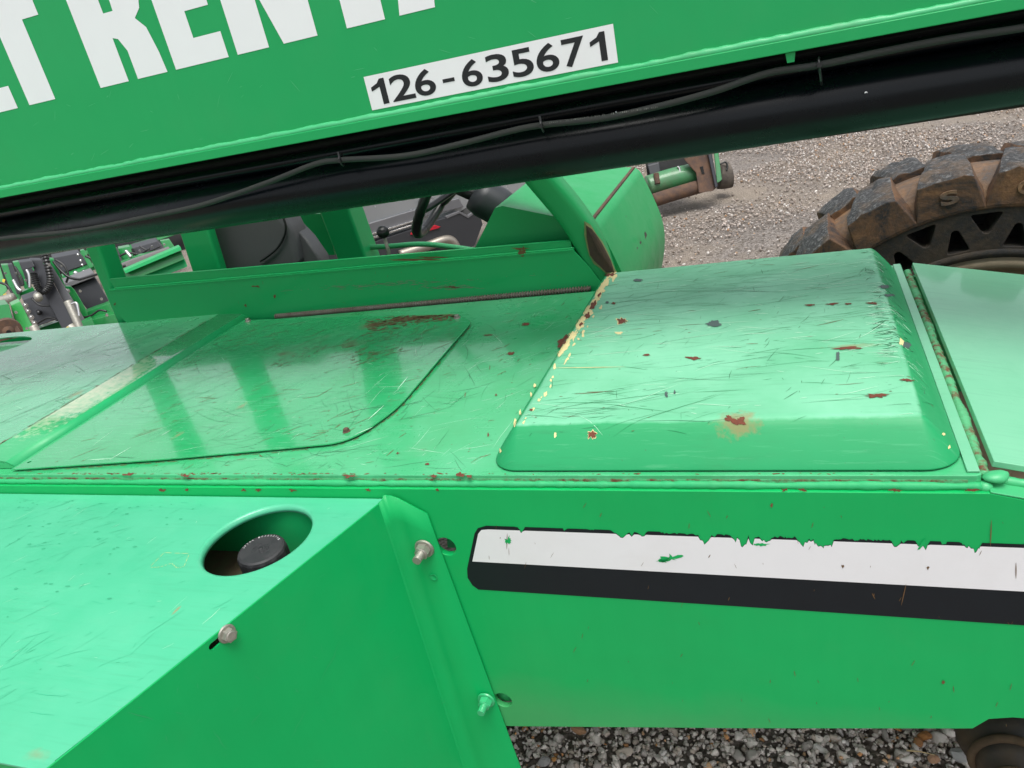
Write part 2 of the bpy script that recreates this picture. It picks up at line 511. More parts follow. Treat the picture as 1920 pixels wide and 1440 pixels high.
M_glass = simple('dark window glass', c4(0.012, 0.014, 0.016), 0.05, 0, 0.1, coat=1, bump=0.0)
M_red = simple('red reflector', c4(0.45, 0.012, 0.03), 0.25, 0, 0.1)
M_ws = simple('painted rim', c4(0.30, 0.24, 0.17), 0.7, 0, 0.2, c4(0.15, 0.09, 0.05), 0.5)
M_straw = simple('dry straw', c4(0.55, 0.42, 0.22), 0.7, 0, 0.2)
M_dusty = simple('dusty brown rubber', c4(0.085, 0.055, 0.028), .8, 0, .4, c4(.02, .02, .02), .4, nscale=30)
M_yellow = simple('yellow tag', c4(0.6, 0.45, 0.05), 0.6, 0, 0.1)

g = NG('worn tread rubber')
v1 = g.voro(70); n1 = g.noise(90, 6, 0.75)
cc = g.mix(g.ramp(n1, 0.50, 0.66), c4(0.03, 0.031, 0.033), c4(0.20, 0.20, 0.20))
cc = g.mix(g.ramp(g.noise(9, 6, .7), 0.48, 0.70), cc, c4(0.15, 0.095, 0.055))
nb = g.bump(g.noise(28, 6, 0.7), 0.9, 0.012)
M_tread = g.set(Base_Color=cc, Roughness=0.65, Normal=g.bump(n1, 0.8, 0.005, nb))
def mudmat(name, mud, lo, hi, base=c4(0.025, 0.025, 0.027)):
    g = NG(name)
    n_ = g.noise(9, 8, 0.72, dist=0.6)
    k = g.ramp(n_, lo, hi)
    c = g.mix(k, base, mud)
    c = g.mix(g.ramp(g.noise(70, 6, 0.7), 0.45, 0.75), c, c4(*(x * 0.45 for x in mud[:3])))
    return g.set(Base_Color=c, Roughness=0.85, Normal=g.bump(g.noise(80, 6, 0.7), 0.7, 0.004))
M_mudlug = mudmat('muddy lug rubber', c4(0.24, 0.12, 0.055), 0.42, 0.66)
M_mudgap = mudmat('muddy tyre gap', c4(0.27, 0.15, 0.075), 0.42, 0.62, c4(0.09, 0.078, 0.072))
M_sidew = mudmat('dirty sidewall rubber', c4(0.09, 0.062, 0.038), 0.45, 0.78, c4(0.018, 0.018, 0.018))
M_hole = simple('sidewall hollow', c4(0.008, 0.008, 0.008), 0.9, 0, 0.3)

g = NG('gravel bed')
v1 = g.voro(48, out='Color'); v2 = g.voro(110, out='Color')
bw = g.mix(0.5, v1, v2)
hsn = g.t.nodes.new('ShaderNodeRGBToBW'); g.L(bw, hsn.inputs[0])
c = g.ramp(hsn.outputs[0], 0.25, 0.75, c4(0.09, 0.075, 0.06), c4(0.28, 0.25, 0.23))
dirt_ = g.ramp(g.noise(0.9, 6, 0.6), 0.42, 0.62)
soil = g.mix(g.noise(60, 6, 0.7), c4(0.19, 0.155, 0.12), c4(0.30, 0.255, 0.21))
c = g.mix(dirt_, c, soil)
M_ground = g.set(Base_Color=c, Roughness=0.95, Normal=g.bump(g.voro(55), 0.8, 0.02))

g = NG('gravel stones')
at = g.t.nodes.new('ShaderNodeAttribute'); at.attribute_name = 'tint'
nz = g.noise(150, 6, 0.7)
c = g.mix(0.45, at.outputs['Color'], g.mix(nz, c4(0.6, 0.59, 0.57), c4(1.45, 1.42, 1.36)), 'MULTIPLY')
M_stone = g.set(Base_Color=c, Roughness=0.9, Normal=g.bump(g.noise(220, 5, 0.7), 0.5, 0.002))

# ------------------------------------------------------------------ ground
def ground():
    n = 60
    xs = sorted(set([-300, -120, -60, -30, -15] + [x * 0.5 for x in range(-24, 25)] + [15, 30, 60, 120, 300]))
    ys = sorted(set([-300, -120, -60, -30, -10] + [y * 0.5 for y in range(-8, 33)] + [20, 30, 60, 120, 300]))
    v = []; f = []
    for y in ys:
        for x in xs:
            z = mnoise.noise(Vector((x * 0.5, y * 0.5, 0))) * 0.03 if abs(x) < 13 and -4 < y < 17 else 0
            v.append((x, y, z - 0.012))
    W = len(xs)
    for j in range(len(ys) - 1):
        for i in range(W - 1):
            f.append((j * W + i, j * W + i + 1, (j + 1) * W + i + 1, (j + 1) * W + i))
    o = obj('ground', v, f, M_ground, smooth=True)
    tag(o, kind='structure')
ground()

def ico(sub):
    bm = bmesh.new()
    bmesh.ops.create_icosphere(bm, subdivisions=sub, radius=1)
    v = np.array([x.co[:] for x in bm.verts]); f = np.array([[q.index for q in p.verts] for p in bm.faces])
    bm.free()
    return v, f
ICO = {1: ico(1), 2: ico(2)}
def stones(name, pos, size, sub, seed, label, pal, weights):
    rg = np.random.default_rng(seed)
    N = len(pos)
    bv, bf = ICO[sub]
    nv, nf = len(bv), len(bf)
    # a dozen base shapes: unit spheres cut by random planes into angular pebbles
    shapes = []
    for k in range(14):
        s = bv.copy()
        for _ in range(12):
            d = rg.normal(size=3); d /= np.linalg.norm(d)
            h = rg.uniform(0.42, 0.80)
            t = s @ d
            ex = np.clip(t - h, 0, None)
            s -= ex[:, None] * d[None, :]
        s += rg.normal(scale=0.05, size=s.shape)
        shapes.append(s)
    shapes = np.array(shapes)
    idx = rg.integers(0, 14, N)
    P = shapes[idx]
    sc = np.stack([rg.uniform(.8, 1.25, N), rg.uniform(.65, 1.0, N), rg.uniform(.5, .85, N)], 1) * size[:, None] * 0.5
    P = P * sc[:, None, :]
    q = rg.normal(size=(N, 4)) * np.array([1.0, .35, .35, 1.0]); q /= np.linalg.norm(q, axis=1)[:, None]
    w_, x, y, z = q.T
    Rm = np.empty((N, 3, 3))
    Rm[:, 0, 0] = 1 - 2 * (y * y + z * z); Rm[:, 0, 1] = 2 * (x * y - z * w_); Rm[:, 0, 2] = 2 * (x * z + y * w_)
    Rm[:, 1, 0] = 2 * (x * y + z * w_); Rm[:, 1, 1] = 1 - 2 * (x * x + z * z); Rm[:, 1, 2] = 2 * (y * z - x * w_)
    Rm[:, 2, 0] = 2 * (x * z - y * w_); Rm[:, 2, 1] = 2 * (y * z + x * w_); Rm[:, 2, 2] = 1 - 2 * (x * x + y * y)
    P = np.einsum('nij,nvj->nvi', Rm, P) + pos[:, None, :]
    F = bf[None] + (np.arange(N) * nv)[:, None, None]
    me = bpy.data.meshes.new(name)
    me.vertices.add(N * nv)
    me.vertices.foreach_set('co', P.reshape(-1))
    me.loops.add(N * nf * 3)
    me.loops.foreach_set('vertex_index', F.reshape(-1).astype(np.int32))
    me.polygons.add(N * nf)
    me.polygons.foreach_set('loop_start', np.arange(0, N * nf * 3, 3, dtype=np.int32))
    me.update()
    pal = np.array(pal)
    ci = rg.choice(len(pal), N, p=np.array(weights) / sum(weights))
    colr = pal[ci] * rg.uniform(.65, 1.3, (N, 1))
    colr = np.clip(colr, 0, 1)
    full = np.ones((N, nv, 4)); full[:, :, :3] = colr[:, None, :]
    at_ = me.color_attributes.new('tint', 'FLOAT_COLOR', 'POINT')
    at_.data.foreach_set('color', full.reshape(-1))
    me.materials.append(M_stone)
    o = bpy.data.objects.new(name, me)
    COL.objects.link(o)
    tag(o, label, 'gravel', kind='stuff')
    return o
PAL = [(.64, .58, .53), (.50, .45, .415), (.74, .68, .63), (.46, .39, .33), (.56, .28, .12), (.62, .38, .22), (.68, .64, .61)]
rg = np.random.default_rng(3)
def scat(x0, x1, y0, y1, n, lo, hi, pw, zf=0.25, lift=0.012):
    p = np.stack([rg.uniform(x0, x1, n), rg.uniform(y0, y1, n), np.zeros(n)], 1)
    s = lo + (hi - lo) * rg.random(n) ** pw
    p[:, 2] = s * zf * rg.uniform(.2, 1.3, n)
    return p, s
p1, s1 = scat(-1.1, .9, 1.0, 2.4, 3800, .018, .050, 3.0)
stones('gravel', p1, s1, 2, 11, 'loose grey crushed stone in larger pieces on the ground beneath the machine frame', PAL, [6, 5, 4, 3, .3, .5, 1.0])
p2, s2 = scat(-1.1, .9, 1.0, 2.4, 24000, .008, .024, 1.4, 0.6)
stones('gravel', p2, s2, 1, 12, 'fine grey stone chips filling between the larger stones under the frame', PAL, [6, 6, 4, 4, .3, .4, .8])
def wedge(n, lo, hi, pw):
    # gravel yard seen beyond the machine
    u = rg.uniform(1180, 2050, n * 4); v = rg.uniform(170, 520, n * 4)
    out = []
    x = rg.uniform(-2.2, 5.5, n * 5); y = rg.uniform(3.3, 12.5, n * 5)
    keep = (x > -0.25 * y + .1 - .4) & (x < 0.42 * y - 1.2 + .9)
    mk = np.array([mnoise.noise(Vector((a * .55 + 4, b * .9, 0))) for a, b in zip(x, y)])
    keep &= rg.random(len(x)) < np.clip(0.8 + mk * 3.2, 0.04, 1)
    x = x[keep][:n]; y = y[keep][:n]
    s = lo + (hi - lo) * rg.random(len(x)) ** pw
    return np.stack([x, y, s * .2 * rg.uniform(0, 1.3, len(x))], 1), s
p3, s3 = wedge(42000, .012, .040, 1.8)
PAL2 = [(.36, .31, .28), (.28, .235, .205), (.42, .37, .34), (.25, .205, .17), (.34, .20, .11), (.36, .25, .17), (.52, .49, .47)]
stones('gravel', p3, s3, 1, 13, 'pale gravel strewn over the open yard beyond the tractor wheel', PAL2, [6, 5, 5, 3, .3, .4, 2.5])

# ------------------------------------------------------------------ TELEHANDLER
T = thing('telehandler', (-0.7, 1.4, 0), 'big scratched green telescopic handler with lowered boom and open cab, filling the foreground', 'telehandler')
X_, Y_, Z_ = Vector((1, 0, 0)), Vector((0, 1, 0)), Vector((0, 0, 1))

# --- deck plate
deckp = [(-3.2, .962), (.200, .962), (.206, .966), (.2065, 1.815), (-1.5, 1.818), (-3.2, 1.822)]
o = plate('deck_plate', [deckp], (0, 0, DZ), X_, Y_, .012, M_deck, T, bev=.0012)

def lumpy(name, path, r, mat, parent, amp=.25, step=.006, seed=0):
    pts = []
    path = [Vector(p) for p in path]
    rs = []
    for a, b in zip(path[:-1], path[1:]):
        n = max(2, int((b - a).length / step))
        for k in range(n):
            q = a.lerp(b, k / n)
            nz_ = mnoise.noise(q * 18 + Vector((seed, 0, 0)))
            n2_ = mnoise.noise(q * 70 + Vector((0, seed, 0)))
            pts.append(q + Vector((0, 0, nz_ * r * .18)))
            rs.append(r * (1 + amp * (nz_ * .6 + n2_ * .7) + .06 * math.sin(k * 1.9)))
    pts.append(path[-1]); rs.append(r)
    return MB().tube(pts, rs, 10).build(name, mat, parent, smooth=True)
lumpy('weld_bead', [(-3.2, .9605, 1.1085), (.205, .9605, 1.1085)], .0058, M_weldf, T, .4, .005)
# rust speckled seam line where deck meets bead
MB().box((-3.2, .9612, 1.1115), (.19, .9624, 1.1175)).build('seam_edge', M_weldrust, T)

# --- side plate with holes and decal
sidepoly = [(-3.2, .30), (-1.6, .42), (-.541, .560), (-.119, .625), (.190, .676), (.212, .680), (.232, .703), (.262, .711), (.9, .73), (.9, .94), (.45, 1.045), (.214, 1.1045), (-3.2, 1.1045)]
h1 = on(837, 1025, 'y', .95); h2 = on(944, 1313, 'y', .95)
o = plate('side_plate', [sidepoly, circ(h1.x - .001, h1.z, .0185, 40)[::-1], circ(h2.x - .001, h2.z, .0175, 40)[::-1]], (0, .95, 0), X_, Z_, .012, M_side, T, bev=.001)
SIDE = o
MB().tube([(h2.x - .003, .964, h2.z), (h2.x - .003, 1.02, h2.z - .002)], [.0182, .015], 24).build('hole_sleeve', M_weld, T, smooth=True)
MB().prism([(h1.x - .02, .985, h1.z - .03), (h1.x + .03, .985, h1.z - .03), (h1.x + .03, 1.0, h1.z + .002), (h1.x - .02, 1.0, h1.z + .004)], (0, .01, 0)).build('hole_sleeve', M_weld, T)

def sidept(u, v): 
    p = on(u, v, 'y', .95); return (p.x, p.z)
# torn white and black stripe
rr = random.Random(5)
tears = [(975, 9, 12), (1060, 4, 5), (1108, 6, 4), (1285, 9, 6), (1605, 8, 5), (1770, 6, 6), (1165, 22, 10), (1195, 18, 14), (1325, 28, 14), (1395, 28, 22), (1440, 22, 12), (1530, 40, 24), (1555, 26, 14), (1685, 16, 12), (1730, 14, 18), (1822, 20, 16)]
top = []
u = 912
while u <= 2100:
    base = 985 + (u - 905) * (35 / 1015)
    dep = 0
    for (tx, tw, td) in tears:
        k = 1 - abs(u - tx) / tw
        if k > 0: dep = max(dep, td * (min(1, k * 2.2)) * max(0, .62 + 1.1 * mnoise.noise(Vector((u * .045, tx, 0))) + .8 * mnoise.noise(Vector((u * .16, tx, 5))) + .25 * (rr.random() - .5)))
    if 1240 < u < 1700 and dep == 0: dep = rr.random() * 4.5
    top.append((u, base + dep, dep))
    u += rr.uniform(1.2, 5)
blk = [sidept(a, b) for a, b, _ in top] + [sidept(2100, 1184), sidept(1500, 1144), sidept(897, 1105)] + [sidept(886, 1097), sidept(877, 1083), sidept(876, 1066)] + [sidept(890, 1000), sidept(896, 990)]
plate('black_stripe', [blk], (0, .9494, 0), X_, Z_, 0, M_black, SIDE)
wt = [(a, max(b, 985 + (a - 905) * (35 / 1015) + 6)) for a, b, _ in top]
wht = [sidept(a, b + .5) for a, b in wt if a > 914] + [sidept(2100, 1118), sidept(886, 1052)] + [sidept(897, 1000), sidept(903, 993)]
plate('white_stripe', [wht], (0, .9489, 0), X_, Z_, 0, M_white, SIDE)

def blob(mb, cu_, cv_, ru, rv, proj, n=14, jag=.35, ang=0, seed=None):
    r_ = random.Random(seed if seed is not None else int(cu_ * 7 + cv_ * 13))
    pts = []
    if ru > 4: n = max(n, 26)
    so = r_.uniform(0, 50)
    for k in range(n):
        t = 2 * math.pi * k / n
        q = max(.25, 1 + jag * (1.9 * mnoise.noise(Vector((so + .9 * math.cos(t), .9 * math.sin(t), so))) + 1.7 * mnoise.noise(Vector((so + 2.6 * math.cos(t), 2.6 * math.sin(t), 1))) + .5 * r_.uniform(-1, 1)))
        a, b = ru * q * math.cos(t), rv * q * math.sin(t)
        pts.append(proj(cu_ + a * math.cos(ang) - b * math.sin(ang), cv_ + a * math.sin(ang) + b * math.cos(ang)))
    c_ = proj(cu_, cv_)
    mb.add([c_] + pts, [(0, k + 1, (k + 1) % n + 1) for k in range(n)])
def stroke(mb, pts, w0, up):
    P = [Vector(p) for p in pts]
    n = len(P)
    v_ = []
    for i, p in enumerate(P):
        t = (P[min(i + 1, n - 1)] - P[max(i - 1, 0)]).normalized()
        s_ = t.cross(up).normalized()
        w_ = w0 * math.sin(math.pi * (i + .35) / (n - 1 + .7)) * .5
        v_ += [p + s_ * w_, p - s_ * w_]
    mb.add(v_, [(2 * i, 2 * i + 1, 2 * i + 3, 2 * i + 2) for i in range(n - 1)])
sidep = lambda u, v: on(u, v, 'y', .9484)
mb = MB()
blob(mb, 1258, 1047, 20, 7, sidep, 22, .6); blob(mb, 1243, 1051, 10, 4, sidep, 12, .5)
blob(mb, 952, 1014, 5, 6, sidep, 10, .5); blob(mb, 1424, 1021, 13, 3, sidep, 12, .4); blob(mb, 1728, 1021, 8, 4, sidep, 9, .5, -.8)
tag(mb.build('torn_patch', M_side, SIDE, fix=False), kind='stuff')
mb = MB()
for (a, b, c_, d_) in [(1699, 1095, 1690, 1135), (1859, 975, 1857, 1025), (1905, 1055, 1905, 1085), (1332, 1040, 1328, 1046), (1635, 1112, 1641, 1124), (951, 1000, 950, 1030)]:
    stroke(mb, [sidep(a + (c_ - a) * k / 4, b + (d_ - b) * k / 4) for k in range(5)], .0013, Vector((0, 1, 0)))
for _ in range(60):
    a = rr.uniform(900, 1915); b = rr.uniform(935, 1360)
    if a < 1000 and b > 1100: continue
    L_ = rr.uniform(2, 14); th = rr.uniform(1.0, 2.2)
    stroke(mb, [sidep(a + math.cos(th) * L_ * k / 3, b + math.sin(th) * L_ * k / 3) for k in range(4)], rr.uniform(.0004, .001), Vector((0, 1, 0)))
for (a, b) in [(1447, 948), (1768, 1279), (1580, 1062), (1740, 1065)]:
    blob(mb, a, b, 2.5, 3.5, sidep, 8, .4)
o = mb.build('scuff_marks', M_scrb, SIDE, fix=False); tag(o, kind='stuff')
# rust on top edge of the side plate
mb = MB()
edp = lambda u, v: on(u, v, 'y', .9493)
for (a, ru) in [(305, 5), (350, 4), (456, 4), (484, 5), (548, 6), (1470, 5), (1505, 6), (1680, 8), (1822, 14), (690, 4), (820, 3)]:
    blob(mb, a, 919, ru, 2.2, edp, 10, .5)
tag(mb.build('edge_rust', M_rust, SIDE, fix=False), kind='stuff')

# second side plate on far side, and frame floor
MB().prism([(-3.2, 1.795, .88), (.9, 1.795, .80), (.9, 1.795, .945), (.214, 1.795, 1.104), (-3.2, 1.795, 1.1105)], (0, .012, 0)).build('far_side_plate', M_cab, T, bevel=.001)
MB().box((-3.2, .964, .98), (-.70, 1.794, .99)).build('frame_floor', M_cab, T)

# --- right end: groove strip, weld, sloping plate
mb = MB()
rdir = Vector((1, 0, -.228)).normalized()
a0 = Vector((.222, .99, 1.119))
mb.prism([a0, a0 + Vector((.004, .815, .001)), a0 + Vector((.004, .815, .001)) + rdir * 1.0, a0 + rdir * 1.0], Vector((.228, 0, 1)).normalized() * .010)
mb.build('sloping_deck_plate', M_right, T, bevel=.0015)
lumpy('weld_bead', [(.2125, .975, 1.1130), (.2165, 1.79, 1.1130)], .0080, M_weldrust, T, .45, .004, 3)
MB().prism([(.190, .968, DZ + .0006), (.2045, .968, DZ + .0006), (.2045, 1.81, DZ + .0006), (.190, 1.81, DZ + .0006)], (0, 0, .0035)).build('edge_strip', M_right, T, bevel=.0008)
# flange strip along the sloping front edge
s0 = Vector((.214, .950, 1.1047))
MB().prism([s0, s0 + Vector((0, .045, 0)), s0 + Vector((0, .045, 0)) + rdir * .8, s0 + rdir * .8], (0, 0, .0025)).build('sloping_flange', M_weld, T, bevel=.0008)
lumpy('weld_bead', [Vector((.216, .981, 1.109)), Vector((.216, .981, 1.109)) + rdir * .8], .0075, M_weld, T, .25, .006, 9)
# weld knob
mb = MB()
kv, kf = ICO[2]
kc = on(1869, 893, 'z', 1.117)
mb.add([kc + Vector((a * .017 * (1 + .3 * mnoise.noise(Vector((a, b, c)) * 1.5)) + b * .005, b * .012 * (1 + .3 * mnoise.noise(Vector((b, c, a)) * 1.5)), c * .007)) for a, b, c in kv], [tuple(int(i) for i in q) for q in kf])
kc2 = on(1846, 912, 'z', 1.106)
mb.add([kc2 + Vector((a * .010, b * .010, c * .008)) for a, b, c in kv], [tuple(int(i) for i in q) for q in kf])
mb.build('weld_knob', M_weld, T, smooth=True)

# --- raised cover as a domed pan
CX0, CX1, CY0, CY1, CH = -.487, .190, .970, 1.812, .060
def cov_h(x, y):
    hx, hy = (CX1 - CX0) / 2, (CY1 - CY0) / 2
    px, py = x - (CX0 + CX1) / 2, y - (CY0 + CY1) / 2
    rc = .05
    qx, qy = abs(px) - hx + rc, abs(py) - hy + rc
    d = -(math.hypot(max(qx, 0), max(qy, 0)) + min(max(qx, qy), 0) - rc)
    t = min(max(d / .052, 0), 1)
    dent = .0012 * mnoise.noise(Vector((x * 5, y * 5, 2))) * min(1, max(0, d / .08))
    d2 = max(d, 0) / .046
    k = 13.0
    sm_ = -math.log(math.exp(-k * min(d2, 3) ** .88) + math.exp(-k)) / k
    s0_ = -math.log(1 + math.exp(-k)) / k
    return CH * (sm_ - s0_) / (1 - s0_) + dent
def ring_pts(d):
    hx, hy = (CX1 - CX0) / 2 - d, (CY1 - CY0) / 2 - d
    cx_, cy_ = (CX0 + CX1) / 2, (CY0 + CY1) / 2
    rc = max(.05 - d, .0015)
    out = []
    for (sx, sy, a0_) in ((1, 1, 0), (-1, 1, 90), (-1, -1, 180), (1, -1, 270)):
        for k in range(11):
            t = R(a0_ + 9 * k)
            out.append((cx_ + sx * (hx - rc) + rc * math.cos(t), cy_ + sy * (hy - rc) + rc * math.sin(t)))
        # extra points along the straight run to the next corner
        nx_, ny_ = {0: (-1, 1), 90: (-1, -1), 180: (1, -1), 270: (1, 1)}[a0_]
        t = R(a0_ + 90)
        p0 = out[-1]
        p1 = (cx_ + nx_ * (hx - rc) + rc * math.cos(t), cy_ + ny_ * (hy - rc) + rc * math.sin(t))
        for k in range(1, 16):
            out.append((p0[0] + (p1[0] - p0[0]) * k / 16, p0[1] + (p1[1] - p0[1]) * k / 16))
    return out
ds = [0, .0008, .002, .004, .007, .010, .014, .018, .022, .026, .030, .033, .036, .039, .042, .045, .048, .052, .056, .062, .07, .08, .1, .13, .17, .21, .25, .29, .32]
v = []; f = []
for d_ in ds:
    for (x, y) in ring_pts(d_):
        v.append((x, y, DZ + .003 + (cov_h(x, y) if d_ > 0 else 0)))
nr_ = len(ring_pts(0))
for i in range(len(ds) - 1):
    for k in range(nr_):
        k2 = (k + 1) % nr_
        f.append((i * nr_ + k, i * nr_ + k2, (i + 1) * nr_ + k2, (i + 1) * nr_ + k))
v.append(((CX0 + CX1) / 2, (CY0 + CY1) / 2, DZ + .003 + CH))
for k in range(nr_):
    f.append(((len(ds) - 1) * nr_ + k, (len(ds) - 1) * nr_ + (k + 1) % nr_, len(v) - 1))
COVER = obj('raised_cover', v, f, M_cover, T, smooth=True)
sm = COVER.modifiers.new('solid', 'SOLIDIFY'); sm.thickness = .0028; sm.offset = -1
def covp(u, v, off=.0006):
    d = ray(u, v)
    t = (DZ + .11 - H) / d.z
    for _ in range(400):
        p = C0 + d * t
        inside = CX0 <= p.x <= CX1 and CY0 <= p.y <= CY1
        hh = DZ + .003 + (cov_h(p.x, p.y) if inside else 0) + off
        if p.z <= hh:
            return Vector((p.x, p.y, hh))
        t += max(.0004, (p.z - hh) * .5)
    return p
# chips on the cover
def patch(mb, cu_, cv_, ru, rv, proj, ang=0, n=16, jag=.35, rings=3, seed=None):
    r_ = random.Random(seed if seed is not None else int(cu_ * 7 + cv_ * 13))
    if ru > 4: n = 30
    so = r_.uniform(0, 50)
    def nz1(k, fr):
        t = 2 * math.pi * k / n
        return mnoise.noise(Vector((so + fr * math.cos(t), fr * math.sin(t), so * .37)))
    q = [max(.25, 1 + jag * (1.9 * nz1(k, .9) + 1.7 * nz1(k, 2.6) + .5 * r_.uniform(-1, 1))) for k in range(n)]
    vs_ = [proj(cu_, cv_)]
    for s_ in range(1, rings + 1):
        for k in range(n):
            t = 2 * math.pi * k / n
            a, b = ru * q[k] * math.cos(t) * s_ / rings, rv * q[k] * math.sin(t) * s_ / rings
            vs_.append(proj(cu_ + a * math.cos(ang) - b * math.sin(ang), cv_ + a * math.sin(ang) + b * math.cos(ang)))
    fs = [(0, k + 1, (k + 1) % n + 1) for k in range(n)]
    for s_ in range(rings - 1):
        for k in range(n):
            a = 1 + s_ * n
            fs.append((a + k, a + (k + 1) % n, a + n + (k + 1) % n, a + n + k))
    mb.add(vs_, fs)
pr = MB()
pts_edge = [(1150, 514), (1135, 530), (1127, 545), (1118, 562), (1105, 582), (1095, 597), (1085, 612), (1075, 628), (1064, 643), (1055, 656)]
for i, (a, b) in enumerate(pts_edge):
    patch(pr, a, b, rr.uniform(4, 7), rr.uniform(9, 14), covp, ang=.55, jag=.5, n=14)
for (a, b, r1, r2) in [(965, 792, 3, 8), (975, 772, 2, 5), (1168, 602, 10, 6), (1110, 815, 10, 7.5), (996, 740, 2, 5), (1003, 722, 2, 4), (938, 845, 2, 4), (1770, 815, 3, 3), (1780, 838, 2, 3), (1040, 685, 2, 6), (1690, 640, 4, 6), (1160, 625, 6, 3), (1041, 815, 2, 5)]:
    patch(pr, a, b, r1, r2, covp, jag=.4, n=12)
for k in range(26):
    t = rr.random(); a = 1135 - 165 * t + rr.uniform(-3, 6); b = 560 + 250 * t
    patch(pr, a, b, rr.uniform(1, 2.5), rr.uniform(2, 5), covp, ang=.5, n=8, rings=1, jag=.4)
o = pr.build('primer_chips', M_primer, COVER, fix=False); tag(o, kind='stuff')
cov2 = lambda u, v: covp(u, v, .0011)
rc_ = MB()
for (a, b, r1, r2, an) in [(1056, 638, 6, 17, .75), (1168, 602, 8, 5, 0), (1110, 815, 9, 6, 0), (1112, 572, 4, 8, .6), (1102, 590, 4, 6, .6), (1124, 553, 2, 6, .6), (1089, 607, 3, 4, .5), (1143, 515, 9, 3, -.2), (1370, 786, 12, 5, .4), (1388, 790, 11, 6, .1), (1645, 742, 20, 4, .05), (1592, 653, 26, 2.2, -.05), (1212, 665, 6, 2, 0), (1300, 672, 12, 2.5, .1), (1635, 568, 9, 2, 0), (1560, 570, 10, 1.5, 0), (1590, 570, 6, 1.5, 0), (1520, 572, 8, 1.5, 0), (1150, 568, 4, 2, 0), (996, 768, 3, 2, 0), (1700, 712, 12, 3, .1)]:
    patch(rc_, a, b, r1, r2, cov2, ang=an, jag=.4)
tag(rc_.build('rust_chips', M_rustred, COVER, fix=False), kind='stuff')
dk = MB()
for (a, b, r1, r2) in [(1337, 606, 15, 5.5), (1196, 525, 9, 3), (1139, 567, 3, 2), (1700, 647, 8, 6), (1660, 537, 14, 3), (1668, 553, 9, 2.5), (1572, 668, 4, 9), (1250, 740, 3, 6), (1265, 735, 2, 4)]:
    patch(dk, a, b, r1, r2, cov2, jag=.3)
tag(dk.build('dark_marks', simple('grey abrasion', c4(0.06, 0.10, 0.09), .6, 0, .3, nscale=120), COVER, fix=False), kind='stuff')

def scratches(name, parent, mat, n, poly, proj, length, width, ang, spread, up=Z_, curve=.25, seed=1, dens=None, excl=None):
    r_ = random.Random(seed)
    xs = [p[0] for p in poly]; ys = [p[1] for p in poly]
    def inside(x, y):
        c_ = False; j = len(poly) - 1
        for i in range(len(poly)):
            xi, yi = poly[i]; xj, yj = poly[j]
            if (yi > y) != (yj > y) and x < (xj - xi) * (y - yi) / (yj - yi) + xi: c_ = not c_
            j = i
        return c_
    mb = MB(); made = 0; tries = 0
    while made < n and tries < n * 80:
        tries += 1
        x = r_.uniform(min(xs), max(xs)); y = r_.uniform(min(ys), max(ys))
        if not inside(x, y): continue
        if dens and r_.random() > dens(x, y): continue
        if r_.random() > .25 + 2.2 * max(0, mnoise.noise(Vector((x * 5.5 + seed, y * 5.5, seed * .3)))): continue
        L_ = length[0] + (length[1] - length[0]) * r_.random() ** 3
        th = r_.gauss(ang, spread)
        k_ = r_.gauss(0, curve * .45) / max(L_, .01)
        m_ = max(3, min(14, int(L_ / .012)))
        pts = []
        px, py = x, y
        ok = True
        for i in range(m_):
            if not inside(px, py) or (excl and math.hypot(px - excl[0], py - excl[1]) < excl[2]): ok = False; break
            pts.append(proj(px, py))
            px += math.cos(th) * L_ / (m_ - 1); py += math.sin(th) * L_ / (m_ - 1)
            th += k_ * L_ / (m_ - 1) + r_.gauss(0, .05)
        if not ok and len(pts) < 3: continue
        stroke(mb, pts, r_.uniform(*width), up)
        made += 1
    o = mb.build(name, mat, parent, fix=False)
    tag(o, kind='stuff')
    return o
covtop = [(CX0 + .02, CY0 + .03), (CX1 - .02, CY0 + .03), (CX1 - .02, CY1 - .03), (CX0 + .02, CY1 - .03)]
cpr = lambda x, y: Vector((x, y, DZ + .0036 + cov_h(x, y)))
scratches('scratch_marks', COVER, M_scrd, 210, covtop, cpr, (.006, .26), (.0003, .0009), .10, .16, seed=21)
scratches('scratch_marks', COVER, M_scrg, 220, covtop, cpr, (.01, .20), (.0004, .0011), .05, .25, seed=22)
scratches('scratch_marks', COVER, M_scrd, 150, covtop, cpr, (.004, .05), (.0004, .0012), 1.2, .5, seed=23)
scratches('scratch_marks', COVER, M_scrb, 60, covtop, cpr, (.004, .05), (.0008, .0022), .05, .3, seed=24)
scratches('scratch_marks', COVER, M_scrl, 200, covtop, cpr, (.01, .12), (.0005, .0016), .08, .3, seed=25)
edge_r = [(CX1 - .09, CY0 + .25), (CX1 - .018, CY0 + .15), (CX1 - .014, CY1 - .05), (CX1 - .07, CY1 - .05)]
scratches('scratch_marks', COVER, M_scrd, 110, edge_r, cpr, (.01, .05), (.0008, .0022), .3, .5, curve=1.2, seed=26)
scratches('scratch_marks', COVER, M_scrl, 90, edge_r, cpr, (.01, .05), (.0006, .002), .1, .3, seed=27)
mb = MB()
stroke(mb, [covp(1030 + 13 * k, 690 - .2 * k, .001) for k in range(12)], .0022, Z_)
mb.build('cream_scratch', M_primer, COVER, fix=False)

